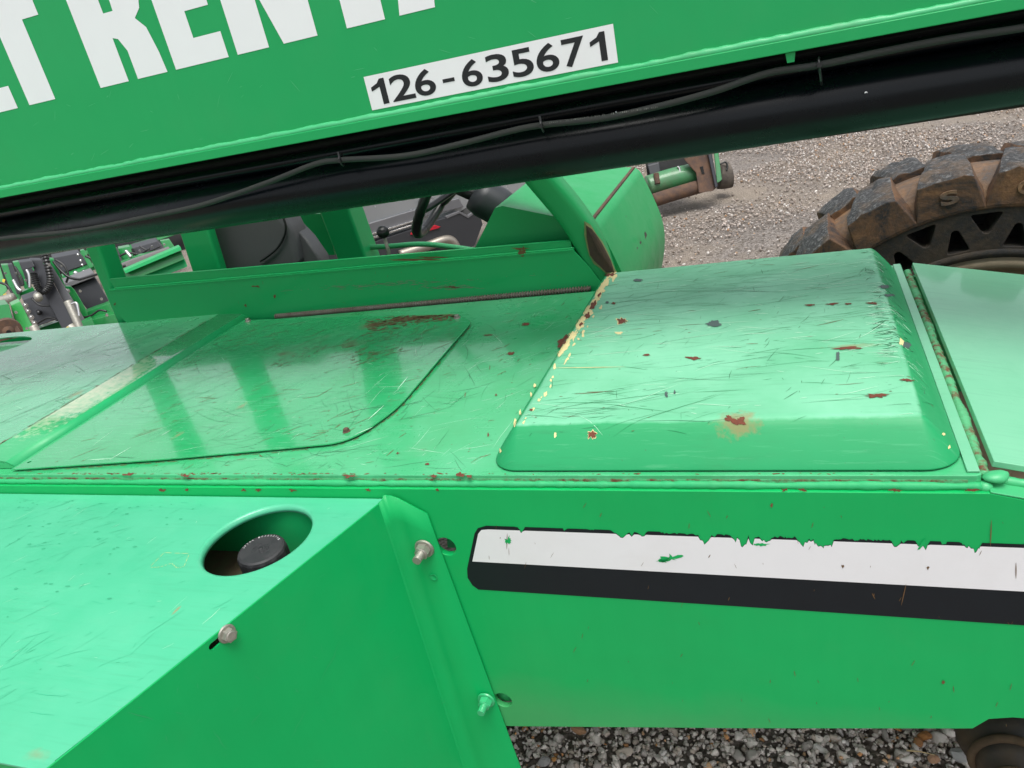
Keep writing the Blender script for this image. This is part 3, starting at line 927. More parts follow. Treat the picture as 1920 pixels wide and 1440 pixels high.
# --- hatch plate on the deck
hz = DZ + .0075
def hp(u, v):
    p = on(u, v, 'z', hz); return (p.x, p.y)
hat = roundpoly([hp(20, 880), hp(300, 861), hp(550, 838), hp(655, 828), hp(745, 765), hp(884, 603), hp(858, 588), hp(450, 600)], [0, .02, .03, .09, .05, .018, .03, 0], 7)
hc = on(55, 866, 'z', hz)
HATCH = plate('hatch_plate', [hat, circ(hc.x, hc.y, .0045, 16)[::-1]], (0, 0, hz), X_, Y_, .0032, M_hatch, T, bev=.0006)
mb = MB()
HN = len(hat)
for i in range(HN):
    a, b = Vector(hat[i]), Vector(hat[(i + 1) % HN])
    if b.x < -1.55 and a.x < -1.55: continue
    L_ = (b - a).length; n_ = max(1, int(L_ / .02))
    for k in range(n_):
        if rr.random() < .25: continue
        p, q = a.lerp(b, k / n_), a.lerp(b, min(1, (k + .9) / n_))
        nn = Vector((q.y - p.y, p.x - q.x)).normalized() * rr.uniform(-.0002, .0022)
        if (p - Vector((-1.1, 1.3))).dot(nn) < 0: nn = -nn
        stroke(mb, [Vector((p.x + nn.x + (q.x - p.x) * j / 3, p.y + nn.y + (q.y - p.y) * j / 3, DZ + .0006)) for j in range(4)], rr.uniform(.001, .003), Z_)
tag(mb.build('edge_dirt', M_scrb, T, fix=False), kind='stuff')
def hexbolt(parent, p, axis, s=.006, mat=M_steel, stud=0, name='bolt'):
    p = Vector(p); ax = Vector(axis).normalized()
    mb = MB()
    mb.cyl(p, ax, s * 1.45, s * .28, 28, s * 1.35)
    q = p + ax * s * .28
    mb.cyl(q, ax, s * 1.08, s * .95, 6, s * 1.05)
    q2 = q + ax * s * .95
    mb.cyl(q2, ax, s * .86, s * .12, 24, s * .7)
    if stud:
        q3 = q2 + ax * s * .12
        rings = []
        rad = []
        nst = int(stud / .0011)
        for k in range(nst):
            rings.append(q3 + ax * (k * .0011)); rad.append(s * (.56 if k % 2 else .62))
        mb.tube(rings, rad, 20)
    return mb.build(name, mat, parent, bevel=.0004)
hexbolt(HATCH, on(465, 602, 'z', hz) + Vector((0, 0, 0)), (0, 0, 1), .0065)
hexbolt(HATCH, on(857, 596, 'z', hz), (0, 0, 1), .0065)
b3 = hexbolt(HATCH, on(650, 809, 'z', hz), (0, 0, 1), .0055, M_ruststeel)
pl = lambda z: (lambda x, y: Vector((x, y, z)))
hin = [(a, b) for a, b in hat]
cxh = sum(a for a, b in hin) / len(hin); cyh = sum(b for a, b in hin) / len(hin)
hin = [(cxh + (a - cxh) * .975, cyh + (b - cyh) * .975) for a, b in hin]
def pxpoly(l, z):
    return [tuple(on(a, b, 'z', z)[:2]) for a, b in l]
scratches('rust_patch', HATCH, M_scrb, 300, pxpoly([(680, 603), (740, 592), (862, 590), (850, 601), (790, 606), (740, 618), (690, 622)], hz), pl(hz + .0006), (.006, .03), (.002, .007), .1, .4, seed=34)
scratches('rust_patch', HATCH, M_scrb, 130, pxpoly([(640, 640), (700, 615), (830, 606), (790, 640), (700, 680), (640, 700)], hz), pl(hz + .0006), (.006, .04), (.0008, .003), .75, .3, seed=35)
scratches('rust_patch', HATCH, M_scrb, 60, pxpoly([(490, 690), (600, 640), (620, 650), (540, 690)], hz), pl(hz + .0006), (.006, .03), (.001, .003), .75, .3, seed=36)
rdens = lambda x, y: min(1, .12 + max(0, (x + 1.25)) * .7 + max(0, y - 1.2) * .7)
scratches('scratch_marks', HATCH, M_scrb, 330, hin, pl(hz + .0004), (.005, .07), (.0006, .0020), .75, .35, seed=31, dens=rdens)
scratches('scratch_marks', HATCH, M_scrd, 380, hin, pl(hz + .0004), (.008, .22), (.0003, .0009), .5, .8, curve=.8, seed=32)
scratches('scratch_marks', HATCH, M_scrl, 120, hin, pl(hz + .0004), (.01, .10), (.0003, .0008), .8, .6, seed=33)
mb = MB()
for (a, b, c_, d_) in [(205, 862, 246, 838), (300, 818, 322, 805), (165, 862, 210, 860), (690, 787, 720, 760), (700, 800, 665, 815), (745, 730, 765, 706)]:
    stroke(mb, [on(a + (c_ - a) * k / 5, b + (d_ - b) * k / 5, 'z', hz + .0006) for k in range(6)], .0022, Z_)
tag(mb.build('white_scratches', M_scrl, HATCH, fix=False), kind='stuff')
# marks on the deck
dk1 = [(-1.6, .972), (-.5, .972), (-.49, 1.80), (-.78, 1.80), (-.76, 1.6), (-.77, 1.2), (-.82, 1.07), (-1.2, 1.0)]
scratches('scratch_marks', T, M_scrd, 190, dk1, pl(DZ + .0004), (.005, .14), (.0003, .0011), .7, .8, curve=.6, seed=41)
scratches('scratch_marks', T, M_scrb, 90, dk1, pl(DZ + .0004), (.003, .03), (.0006, .0025), .7, .6, seed=42)
scratches('scratch_marks', T, M_scrl, 120, dk1, pl(DZ + .0004), (.01, .12), (.0003, .0009), .8, .5, seed=43)
seam = [(-1.6, .963), (-.5, .963), (-.5, .969), (-1.6, .969)]
scratches('seam_rust', T, M_rust, 110, seam, pl(DZ + .0004), (.003, .018), (.001, .004), 0, .3, seed=44)
seam2 = [(-.5, .963), (.19, .963), (.19, .968), (-.5, .968)]
scratches('seam_rust', T, M_rust, 22, seam2, pl(DZ + .0004), (.003, .012), (.0008, .003), 0, .3, seed=45)
mb = MB()
for (a, b, r1, r2) in [(985, 608, 8, 3), (957, 663, 7, 3), (913, 628, 6, 1.5), (578, 838, 3, 3), (800, 870, 4, 2), (745, 850, 2, 2), (812, 892, 5, 3), (865, 890, 6, 4), (880, 893, 5, 3), (655, 892, 12, 3), (240, 890, 10, 3), (350, 892, 8, 2.5), (915, 815, 2, 4), (930, 740, 2, 2)]:
    blob(mb, a, b, r1, r2, lambda u, v: on(u, v, 'z', DZ + .0007), 12, .4)
tag(mb.build('rust_spots', M_rustred, T, fix=False), kind='stuff')

# --- left cover of the deck with its bent edge
r1a, r1b = on(0, 832, 'z', 1.150), on(385, 610, 'z', 1.150)
r2a, r2b = on(0, 860, 'z', 1.144), on(430, 612, 'z', 1.144)
x1, x2, x3 = -1.760 + .04, -1.655, -1.598
x1 = (on(0, 832, 'z', 1.15).x + on(260, 682, 'z', 1.15).x) / 2
x2 = (on(0, 860, 'z', 1.144).x + on(272, 710, 'z', 1.144).x) / 2
x3 = (on(20, 878, 'z', 1.128).x + on(310, 702, 'z', 1.128).x) / 2
yf = .985
ll = [(-3.2, yf), (x1 - .004, yf), (x1 - .004, 1.842), (-3.2, 1.842)]
hole = circ(-2.62, 1.70, .21, 40, ry=.095, a=.12)[::-1]
LEFT = plate('left_cover', [ll, hole], (0, 0, 1.150), X_, Y_, .004, M_left, T, bev=.0006)
prof = []
def arcp(p, a, b, r, n=5):
    p = Vector(p); a = (Vector(a) - p).normalized() * r; b = (Vector(b) - p).normalized() * r
    return [(p + a) * (1 - t) ** 2 + p * 2 * t * (1 - t) + (p + b) * t * t for t in [k / n for k in range(n + 1)]]
pa, pb, pc, pdn = Vector((x1 - .004, 1.150)), Vector((x1 + .001, 1.1498)), Vector((x2, 1.1445)), Vector((x3, 1.1295))
prof = [pa] + arcp(pb, pa, pc, .004) + arcp(pc, pb, pdn, .008) + [pdn]
v = []; f = []
for p in prof:
    v += [(p.x, yf, p.y), (p.x, 1.20, p.y), (p.x, 1.5, p.y), (p.x, 1.842, p.y)]
for i in range(len(prof) - 1):
    for j in range(3):
        a = i * 4 + j
        f.append((a, a + 4, a + 5, a + 1))
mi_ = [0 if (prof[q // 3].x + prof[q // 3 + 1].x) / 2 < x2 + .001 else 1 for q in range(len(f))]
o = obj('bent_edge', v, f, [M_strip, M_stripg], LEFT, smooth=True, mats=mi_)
s_ = o.modifiers.new('s', 'SOLIDIFY'); s_.thickness = .003; s_.offset = -1
fixn(o)
MB().prism([(-3.2, yf + .001, 1.1255), (x3, yf + .001, 1.1255), (x2, yf + .001, 1.140), (x1, yf + .001, 1.1455), (-3.2, yf + .001, 1.1455)], (0, .004, 0)).build('cover_skirt', M_deck, LEFT)
lp = [(-2.4, 1.0), (x1 - .01, 1.0), (x1 - .01, 1.83), (-2.3, 1.83)]
scratches('scratch_marks', LEFT, M_scrd, 260, lp, pl(1.1504), (.01, .35), (.0004, .0014), .6, .5, curve=.5, seed=51)
scratches('scratch_marks', LEFT, M_scrb, 120, [(x1 - .012, 1.0), (x1 - .004, 1.0), (x1 - .004, 1.83), (x1 - .012, 1.83)], pl(1.1505), (.01, .05), (.0008, .002), 1.57, .1, curve=0, seed=52)
scratches('scratch_marks', LEFT, M_scrl, 200, lp, pl(1.1504), (.01, .2), (.0004, .0014), .5, .5, seed=53)
# well beneath the round cut-out of the left cover
MB().tube_prof(Vector((-2.62, 1.70, 1.12)), Vector((0, 0, 1)), [(.001, -.2), (.2, -.2), (.2, -.006)], 32).build('well', M_cab, T, smooth=True)
MB().cyl((-2.60, 1.62, .93), (0, .1, 1), .05, .17, 20).build('grey_cap', M_machgrey, T, smooth=True)

# --- spiral hose between deck and cab
pts = []; rs = []
ha = on(512, 597, 'z', 1.128); hb = on(1104, 547, 'z', 1.128)
ha.y = hb.y = 1.826
n = int((hb - ha).length / .0011)
for k in range(n):
    pts.append(ha.lerp(hb, k / n)); rs.append(.0062 + .0030 * math.sin(2 * math.pi * k / 7.0))
MB().tube(pts, rs, 10).build('spiral_hose', M_hosem, T, smooth=True)

# --- tank
tz = 1.086
ta = on(701, 929, 'z', tz)
tb = Vector((-.852, .392, tz))
# panel plane line
PA = Vector((-.668, .9395, 0)); PB = Vector((-.8475, .385, 0))
pdv = (PB - PA).normalized()
pn = Vector((-pdv.y, pdv.x, 0))
if pn.x < 0: pn = -pn
def pline(y, off=0):  # x on the panel line at this y
    t = (y - PA.y) / (PB.y - PA.y)
    return PA.x + (PB.x - PA.x) * t - off
ga = pp(105, 1420, PA, pn); gb = pp(330, 1235, PA, pn)
tp = [(-2.3, .388), (pline(.39, .004), .388), (pline(ga.y, .004), ga.y), (pline(ga.y, .010), ga.y + .002), (pline(gb.y, .010), gb.y - .002), (pline(gb.y, .003), gb.y),
      (pline(.9475, .003), .9475), (-2.3, .9475)]
hcx, hcy, hr = -.862, .830, .0905
TANK = plate('tank_cover', [tp, circ(hcx, hcy, hr + .006, 72)[::-1]], (0, 0, tz), X_, Y_, .004, M_tank, T, bev=.0008)
MB().tube_prof(Vector((hcx, hcy, tz)), Vector((0, 0, 1)), [(hr + .0062, -.0002), (hr + .004, -.0008), (hr + .0018, -.003), (hr + .0006, -.007), (hr, -.012), (hr + .003, -.012), (hr + .006, -.004)], 72).build('rolled_rim', M_tank, TANK, smooth=True)
MB().prism([(-2.3, .3915, tz - .005), (pline(.392, .006), .3915, tz - .005), (pline(.392, .006), .3915, .45), (-2.3, .3915, .45)], (0, .004, 0)).build('tank_front', M_panel, TANK)
MB().box((-1.15, .60, .967), (pline(.60, .02) - .02, .927, .975)).build('tank_shelf', M_mudfloor, TANK)
MB().box((-1.15, .928, .95), (pline(.928, .006), .934, tz - .0045)).build('inner_wall', M_cab, TANK)
# rolled bright back edge and faint sticker outline
mb = MB()
zt = tz + .0005
ol = [(282, 1062), (308, 1036), (355, 1038), (345, 1062), (332, 1065), (322, 1056), (300, 1063), (282, 1064)]
for a, b in zip(ol[:-1], ol[1:]):
    for k in range(3):
        t0, t1 = k / 3 + rr.uniform(0, .08), (k + 1) / 3 - rr.uniform(0, .08)
        stroke(mb, [on(a[0] + (b[0] - a[0]) * (t0 + (t1 - t0) * j / 3), a[1] + (b[1] - a[1]) * (t0 + (t1 - t0) * j / 3), 'z', zt) for j in range(4)], .0010, Z_)
tag(mb.build('sticker_residue', simple('residue', c4(.45, .55, .22), .7), TANK, fix=False), kind='stuff')
tpoly = [(-1.7, .41), (-.87, .41), (-.76, .74), (-.72, .92), (-.83, .935), (-.99, .86), (-.97, .75), (-1.0, .93), (-1.7, .935)]
scratches('scratch_marks', TANK, M_tankscr, 80, tpoly, pl(zt), (.003, .03), (.0005, .0026), .75, .5, curve=.8, seed=61, excl=(hcx, hcy, .102), dens=lambda x, y: .2 + max(0, min(1, (-x - .95) * 2)))
M_soft = simple('soft green mark', c4(.055, .44, .25), .5, 0, .1)
scratches('scratch_marks', TANK, M_soft, 260, tpoly, pl(zt), (.008, .07), (.0003, .0012), .75, .5, seed=62, excl=(hcx, hcy, .102))
scratches('scratch_marks', TANK, M_scrl, 50, tpoly, pl(zt), (.006, .04), (.0003, .0009), 1.0, .5, seed=63, excl=(hcx, hcy, .102))
mb = MB()
for _ in range(70):
    x = rr.uniform(-1.55, -1.02); y = rr.uniform(.6, .93)
    r_ = rr.uniform(.0012, .0045)
    c_ = Vector((x, y, zt + .0002)); n_ = 9
    an = rr.uniform(0, 3)
    ring = [c_ + Vector((math.cos(t) * r_ * rr.uniform(.6, 1.5), math.sin(t) * r_ * rr.uniform(.3, .8), 0)) for t in [2 * math.pi * k / n_ for k in range(n_)]]
    mb.add([c_] + ring, [(0, k + 1, (k + 1) % n_ + 1) for k in range(n_)])
o = mb.build('paint_drips', M_tankscr, TANK, fix=False); tag(o, kind='stuff')
# filler cap
cc_ = on(489, 1029, 'z', 1.048)
cax = Vector((.05, -.05, 1)).normalized()
mb = MB()
nr = 72
def ribr(k, r): return r * (1.0 if (k // 3) % 2 else .965)
prof = [(.0425, -.05, 1), (.0428, -.013, 1), (.042, -.006, .5), (.0398, -.0015, 0), (.036, .0005, 0), (.012, .0008, 0), (.001, .0008, 0)]
a_ = cax.cross(Vector((1, 0, 0))).normalized(); b_ = cax.cross(a_)
vs_ = []; fs = []
for (r_, h_, rb) in prof:
    for k in range(nr):
        q = r_ * (1 - rb * (.035 if (k // 3) % 2 else 0))
        th = 2 * math.pi * k / nr
        vs_.append(cc_ + cax * h_ + (a_ * math.cos(th) + b_ * math.sin(th)) * q)
for i in range(len(prof) - 1):
    for k in range(nr):
        k2 = (k + 1) % nr
        fs.append((i * nr + k, i * nr + k2, (i + 1) * nr + k2, (i + 1) * nr + k))
CAP = obj('filler_cap', vs_, fs, M_cap, TANK, smooth=False, bevel=0)
fixn(CAP)
MB().cyl(cc_ - cax * .07, cax, .031, .03, 32).build('filler_neck', M_cap, TANK, smooth=True)
mb = MB()
txt = "10A603791 TANK"
txt = "JP70R 10A603791"
for i, ch in enumerate(txt):
    if ch == ' ': continue
    th = R(168 - i * 9.5)
    dv = CR - cax * CR.dot(cax); dv.normalize()
    up_ = cax.cross(dv)
    c_ = cc_ + cax * .0012 + (dv * math.cos(th) + up_ * math.sin(th)) * .031
    tU = (dv * math.sin(th) - up_ * math.cos(th))
    tV = (dv * math.cos(th) + up_ * math.sin(th))
    gv, gf = glyph(ch, c_ - tU * .0014, tU, tV, .0027, .0042, .01)
    mb.add(gv, gf)
tag(mb.build('cap_lettering', M_capt, TANK, fix=False), kind='stuff')
mb = MB()
for rr_, a0_, a1_ in [(.008, 20, 160), (.011, 20, 160), (.014, 30, 150), (.008, 200, 340), (.011, 200, 340), (.014, 210, 330)]:
    mb.tube([cc_ + cax * .0009 + (a_ * math.cos(R(t)) + b_ * math.sin(R(t))) * rr_ for t in range(a0_, a1_, 10)], .0005, 5)
mb.cyl(cc_ + cax * .0006, cax, .004, .0008, 20)
mb.build('cap_emblem', M_cap, TANK, smooth=True)

# --- guard panel (flat part with slot) + bend + flange
top_z = 1.0895
O = Vector((PA.x, PA.y, 0))
def pcoord(p):
    return ((p - O).dot(-pdv), p.z)      # u runs from far left (negative) to bend (0)
U = -pdv
sl = pp(425, 1188, PA, pn); se = pp(398, 1212, PA, pn)
(su, sz), (eu, ez) = pcoord(sl), pcoord(se)
ang = math.atan2(ez - sz, eu - su)
w_ = .0052
Lw = math.hypot(eu - su, ez - sz)
slot = []
for k in range(9):
    t = ang + R(-90 + 22.5 * k)
    slot.append((eu + w_ * math.cos(t), ez + w_ * math.sin(t)))
for k in range(9):
    t = ang + R(90 + 22.5 * k)
    slot.append((su + w_ * math.cos(t), sz + w_ * math.sin(t)))
pl_len = (PB - PA).length
pnl = [(-pl_len - .01, .38), (-.02, .38), (-.02, top_z + .004), (-pl_len - .01, top_z)]
PANEL = plate('guard_panel', [pnl, slot[::-1]], O, U, Z_, .003, M_panel, T)
if (PANEL.data.polygons[0]): pass
# bend and flange: vertical sheet following an arc
e1 = O + U * (-.02)
e2 = Vector((-.602, .9445, 0))
corner = O.copy()
arc = []
sdir_ = (e1 - corner); fdir = Vector((1, .06, 0)).normalized()
q0 = corner + sdir_; q1 = corner + fdir * .02
for k in range(9):
    t = k / 8
    arc.append(q0 * (1 - t) ** 2 + corner * 2 * t * (1 - t) + q1 * t * t)
cols = []
fa = on(800, 965, 'y', .943); fb = on(975, 1440, 'y', .943)
for q in arc:
    cols.append((q, top_z + .004 + .013 * min(1, max(0, (q.x - q0.x) / .02)) if q.x < -.668 else 1.103 - (q.x + .668) * .62))
v = []; f = []
rows = 14
for (q, zt_) in cols:
    for j in range(rows + 1):
        v.append((q.x, q.y, zt_ + (.38 - zt_) * j / rows))
n_arc = len(cols)
# flange column positions depend on height (its free edge leans)
for s_i in (1.0,):
    for j in range(rows + 1):
        zt_ = fa.z
        z = zt_ + (.38 - zt_) * j / rows
        t = (z - fa.z) / (fb.z - fa.z)
        v.append((fa.x + (fb.x - fa.x) * t, .9445, z))
for i in range(n_arc):
    for j in range(rows):
        a = i * (rows + 1) + j
        f.append((a, a + rows + 1, a + rows + 2, a + 1))
o = obj('bent_flange', v, f, M_panel, PANEL, smooth=True)
s_ = o.modifiers.new('s', 'SOLIDIFY'); s_.thickness = .003; s_.offset = -1
# make sure thickness grows inward: flip so that normals face the camera
bm = bmesh.new(); bm.from_mesh(o.data); bm.faces.ensure_lookup_table(); bm.normal_update()
if bm.faces[0].normal.dot(Vector((1, -1, 0))) < 0:
    bmesh.ops.reverse_faces(bm, faces=bm.faces)
bm.to_mesh(o.data); bm.free()
fl = .9405
bp = on(796, 1028, 'y', fl); hexbolt(PANEL, bp, (0, -1, 0), .0125, M_steel, .019)
bp = on(912, 1312, 'y', fl); hexbolt(PANEL, bp, (0, -1, 0), .0120, M_boltg, .018)
hexbolt(PANEL, sl + pn * .0002, pn, .0095, M_steel)
# small hole with plug seen in the flange
hp_ = on(813, 1082, 'y', fl)
MB().tube_prof(hp_, Vector((0, -1, 0)), [(.0001, .0004), (.0058, .0004), (.0066, .0012), (.0074, .0004)], 28).build('plug', M_cab, PANEL, smooth=True)
# light scuffs on panel
mb = MB()
ppn = lambda u, v: pp(u, v, PA + pn * .0006, pn)
for (a, b, c_, d_) in [(470, 1360, 490, 1333), (560, 1300, 552, 1290), (400, 1370, 425, 1405), (545, 1385, 575, 1330), (600, 1280, 640, 1200), (240, 1335, 290, 1350), (820, 1320, 900, 1300)]:
    stroke(mb, [ppn(a + (c_ - a) * k / 5 + rr.uniform(-2, 2), b + (d_ - b) * k / 5) for k in range(6)], .0008, pn)
for _ in range(40):
    a = rr.uniform(250, 760); b = rr.uniform(1050, 1430)
    if (a - 100) * (-.8) + 1440 > b + 20: continue
    th = rr.uniform(0, 3); L_ = rr.uniform(4, 16)
    stroke(mb, [ppn(a + math.cos(th) * L_ * k / 3, b + math.sin(th) * L_ * k / 3) for k in range(4)], .0005, pn)
o = mb.build('scuff_marks', simple('soft scuff', c4(.03, .36, .13), .5, 0, .1), PANEL, fix=False); tag(o, kind='stuff')

# --- boom
YB = 1.30
mb = MB()
mb.box((-3.6, YB, 1.6665), (2.6, 1.58, 2.13))
BOOM = mb.build('boom', M_boom, T, bevel=.004)
MB().box((-3.6, YB - .011, 1.646), (2.6, 1.592, 1.6635)).build('bottom_flange', M_weld if False else M_boom, BOOM, bevel=.0015)
lumpy('weld_bead', [(-3.6, YB - .002, 1.6655), (2.6, YB - .002, 1.6655)], .0062, M_weld, BOOM, .35, .008, 5)
tb_ = on(1480, 88, 'y', YB - .006)
MB().prism([(tb_.x - .006, YB - .004, 1.645), (tb_.x + .008, YB - .004, 1.645), (tb_.x + .006, YB - .004, 1.6315), (tb_.x - .004, YB - .004, 1.6315)], (0, .003, 0)).build('tab', M_boom, BOOM)
# number sticker
stx0, stx1, stz0, stz1 = -.704, -.2565, 1.677, 1.7335
plate('number_sticker', [[(stx0, stz0), (stx1, stz0), (stx1, stz1), (stx0, stz1)]], (0, YB - .0006, 0), X_, Z_, 0, M_white, BOOM)
mb = MB()
digs = [('1', 699, 726), ('2', 733, 776), ('6', 778, 816), ('-', 830, 852), ('6', 866, 904), ('3', 913, 953), ('5', 960, 1000), ('6', 1006, 1048), ('7', 1056, 1098), ('1', 1108, 1138)]
for ch, ua, ub in digs:
    uc = (ua + ub) / 2
    vc = 176 - (uc - 697) * (90 / 460)
    xa = on(ua, vc + (uc - ua) * .2, 'y', YB).x; xb = on(ub, vc - (ub - uc) * .2, 'y', YB).x
    z0 = 1.6835; hh = .0425
    if ch == '1':
        wd = xb - xa
        poly = [(xb - wd * .42, z0), (xb - wd * .02, z0), (xb - wd * .02, z0 + hh), (xb - wd * .34, z0 + hh), (xb - wd * .55, z0 + hh * .84), (xa, z0 + hh * .72), (xa, z0 + hh * .56), (xb - wd * .42, z0 + hh * .69)]
        v_, f_ = fill2d([poly], (0, YB - .0011, 0), X_, Z_)
    elif ch == '-':
        v_, f_ = fill2d([[(xa, z0 + hh * .34), (xb, z0 + hh * .34), (xb, z0 + hh * .48), (xa, z0 + hh * .48)]], (0, YB - .0011, 0), X_, Z_)
    else:
        v_, f_ = glyph(ch, (xa, YB - .0011, z0), X_, Z_, xb - xa, hh, .016)
    obj('digit', v_, f_, M_ink, BOOM)
# block lettering
def bx_(u, v): return on(u, v, 'y', YB).x
def bz_(u, v): return on(u, v, 'y', YB).z
z0 = 1.814
zE1 = bz_(414, 58); zE2 = bz_(360, 22)
ztop = z0 + .235
bar = zE1 - z0
letters = []
def LT(name, loops): letters.append((name, loops))
s = lambda u, v: bx_(u, v)
# L
xL1 = s(36, 207)
LT('L', [[(xL1 - .13, z0), (xL1, z0), (xL1, z0 + bar), (xL1 - .075, z0 + bar), (xL1 - .075, ztop), (xL1 - .13, ztop)]])
# T
xa, xb = s(57, 200), s(106, 190)
zt1 = bz_(60, 31)
LT('T', [[(xa, z0), (xb, z0), (xb, zt1), (xb + .045, zt1), (xb + .045, zt1 + .055), (xa - .045, zt1 + .055), (xa - .045, zt1), (xa, zt1)]])
ztop = zt1 + .055
letters[0][1][0][4] = (xL1 - .075, ztop); letters[0][1][0][5] = (xL1 - .13, ztop)
hL = ztop - z0
# R
a, b, c_, d_ = s(190, 167), s(243, 155), s(260, 150), s(315, 136)
zr = z0 + hL * .47
LT('R', [[(a, z0), (b, z0), (b, zr - .018), (b + (c_ - b) * .5, zr - .022), (c_, zr - .045), (c_, z0), (d_, z0), (d_ - .003, zr - .06), (d_ - .012, zr - .015), (d_ - .03, zr + .004),
          (d_ - .012, zr + .018), (d_ - .004, zr + .04), (d_ - .004, ztop - .045), (d_ - .015, ztop - .012), (d_ - .045, ztop), (a, ztop)],
         [(b, zr + .025), (b, ztop - .045), (c_, ztop - .045), (c_ + .001, ztop - .06), (c_ + .001, zr + .04), (c_, zr + .025)]])
# E
a, b = s(331, 132), s(429, 106)
st = a + (b - a) * .50
zm0, zm1 = zE2 + .004, zE2 + .004 + bar * .95
LT('E', [[(a, z0), (b, z0), (b, z0 + bar), (st, z0 + bar), (st, zm0), (b - .008, zm0), (b - .008, zm1), (st, zm1), (st, ztop - bar), (b, ztop - bar), (b, ztop), (a, ztop)]])
# N
a, b, c_, d_ = s(446, 102), s(505, 89), s(532, 80), s(595, 64)
LT('N', [[(a, z0), (b, z0), (b, z0 + hL * .52), (c_, z0), (d_, z0), (d_, ztop), (d_ - (b - a), ztop), (d_ - (b - a), z0 + hL * .55), (a + (b - a) * 1.05, ztop), (a, ztop)]])
# T
a, b = s(650, 50), s(721, 31)
LT('T', [[(a, z0), (b, z0), (b, ztop - .055), (b + .03, ztop - .055), (b + .03, ztop), (a - .03, ztop), (a - .03, ztop - .055), (a, ztop - .055)]])
# A
a, b = s(748, 24), s(827, 5)
wA = b - a
LT('A', [[(a, z0), (b - .012, z0), (b - .006, z0 + .05), (b + .045, z0 + .05), (b + .051, z0), (b + .051 + wA * .9, z0), (b + .051 + wA * .5, ztop), (a + wA * .45, ztop)],
         [(b + .003, z0 + .09), (b + .019, z0 + .19), (b + .036, z0 + .09)]])
xl = b + .051 + wA * .9 + .02
LT('L', [[(xl, z0), (xl + .12, z0), (xl + .12, z0 + bar), (xl + .06, z0 + bar), (xl + .06, ztop), (xl, ztop)]])
xs_ = xl + .14
LT('S', [[(xs_, z0), (xs_ + .13, z0), (xs_ + .13, z0 + hL * .58), (xs_ + .06, z0 + hL * .58), (xs_ + .06, ztop - .05), (xs_ + .13, ztop - .05), (xs_ + .13, ztop), (xs_, ztop), (xs_, z0 + hL * .45), (xs_ + .07, z0 + hL * .45), (xs_ + .07, z0 + .05), (xs_, z0 + .05)]])
for nm, loops in letters:
    plate('boom_letter', loops, (0, YB - .0006, 0), X_, Z_, 0, M_letter, BOOM)

# light scuffs on the boom side
mb = MB()
for _ in range(45):
    x = rr.uniform(-1.7, .3); z = rr.uniform(1.68, 1.80); th = rr.gauss(.2, .5); L_ = rr.uniform(.004, .03)
    if stx0 - .02 < x < stx1 + .02 and z < 1.74: continue
    stroke(mb, [Vector((x + math.cos(th) * L_ * k / 3, YB - .0005, z + math.sin(th) * L_ * k / 3)) for k in range(4)], rr.uniform(.0003, .0008), Y_)
o = mb.build('scuff_marks', simple('pale boom scuff', c4(.10, .48, .22), .5, 0, .1), BOOM, fix=False); tag(o, kind='stuff')

# --- black gear below the boom
YC = 1.365
ca, cb = on(0, 490, 'y', YC), on(1920, 200, 'y', YC)
rC = .049
zc0 = 1.498 + rC
# cylinder axis from its lower tangent line
def axis_pt(u, v):
    p = on(u, v, 'y', YC)
    return Vector((p.x, YC, p.z + rC * 1.02))
A0, A1 = axis_pt(0, 490), axis_pt(1920, 201)
dirc = (A1 - A0).normalized()
MB().tube([A0 - dirc * 1.6, A1 + dirc * 1.6], rC, 64).build('hydraulic_cylinder', M_cylb, T, smooth=True)
MB().box((-3.6, 1.40, 1.545), (2.6, 1.56, 1.6445)).build('inner_beam', M_under, T, bevel=.003)
pipe = [A0 - dirc * 1.6 + Vector((0, -.004, rC + .012)), A0.lerp(A1, .4) + Vector((0, -.006, rC + .011)), A1 + dirc * 1.6 + Vector((0, -.004, rC + .014))]
MB().tube([Vector(p) for p in pipe], .0125, 20).build('hydraulic_pipe', M_cylb, T, smooth=True)
pipe2 = [p + Vector((0, .03, .018)) for p in pipe]
MB().tube(pipe2, .009, 16).build('hydraulic_pipe', M_under, T, smooth=True)
def smoothpath(P, n=8):
    P = [Vector(p) for p in P]
    out = []
    for i in range(len(P) - 1):
        p0 = P[max(i - 1, 0)]; p1 = P[i]; p2 = P[i + 1]; p3 = P[min(i + 2, len(P) - 1)]
        for k in range(n):
            t = k / n
            out.append(.5 * ((2 * p1) + (p2 - p0) * t + (2 * p0 - 5 * p1 + 4 * p2 - p3) * t * t + (3 * p1 - p0 - 3 * p2 + p3) * t ** 3))
    out.append(P[-1])
    return out
cpx = [(-400, 505), (-150, 470), (0, 448), (150, 432), (270, 408), (380, 384), (500, 343), (590, 308), (640, 300), (760, 292), (870, 268), (960, 245), (1020, 234), (1130, 222), (1240, 198), (1340, 171), (1440, 137), (1535, 122), (1650, 98), (1780, 73), (1920, 52), (2100, 20)]
yc_of = lambda u: 1.303
cab_pts = smoothpath([on(u_, v_, 'y', yc_of(u_)) for u_, v_ in cpx], 6)
MB().tube(cab_pts, .0052, 14).build('electric_cable', M_cable, T, smooth=True)
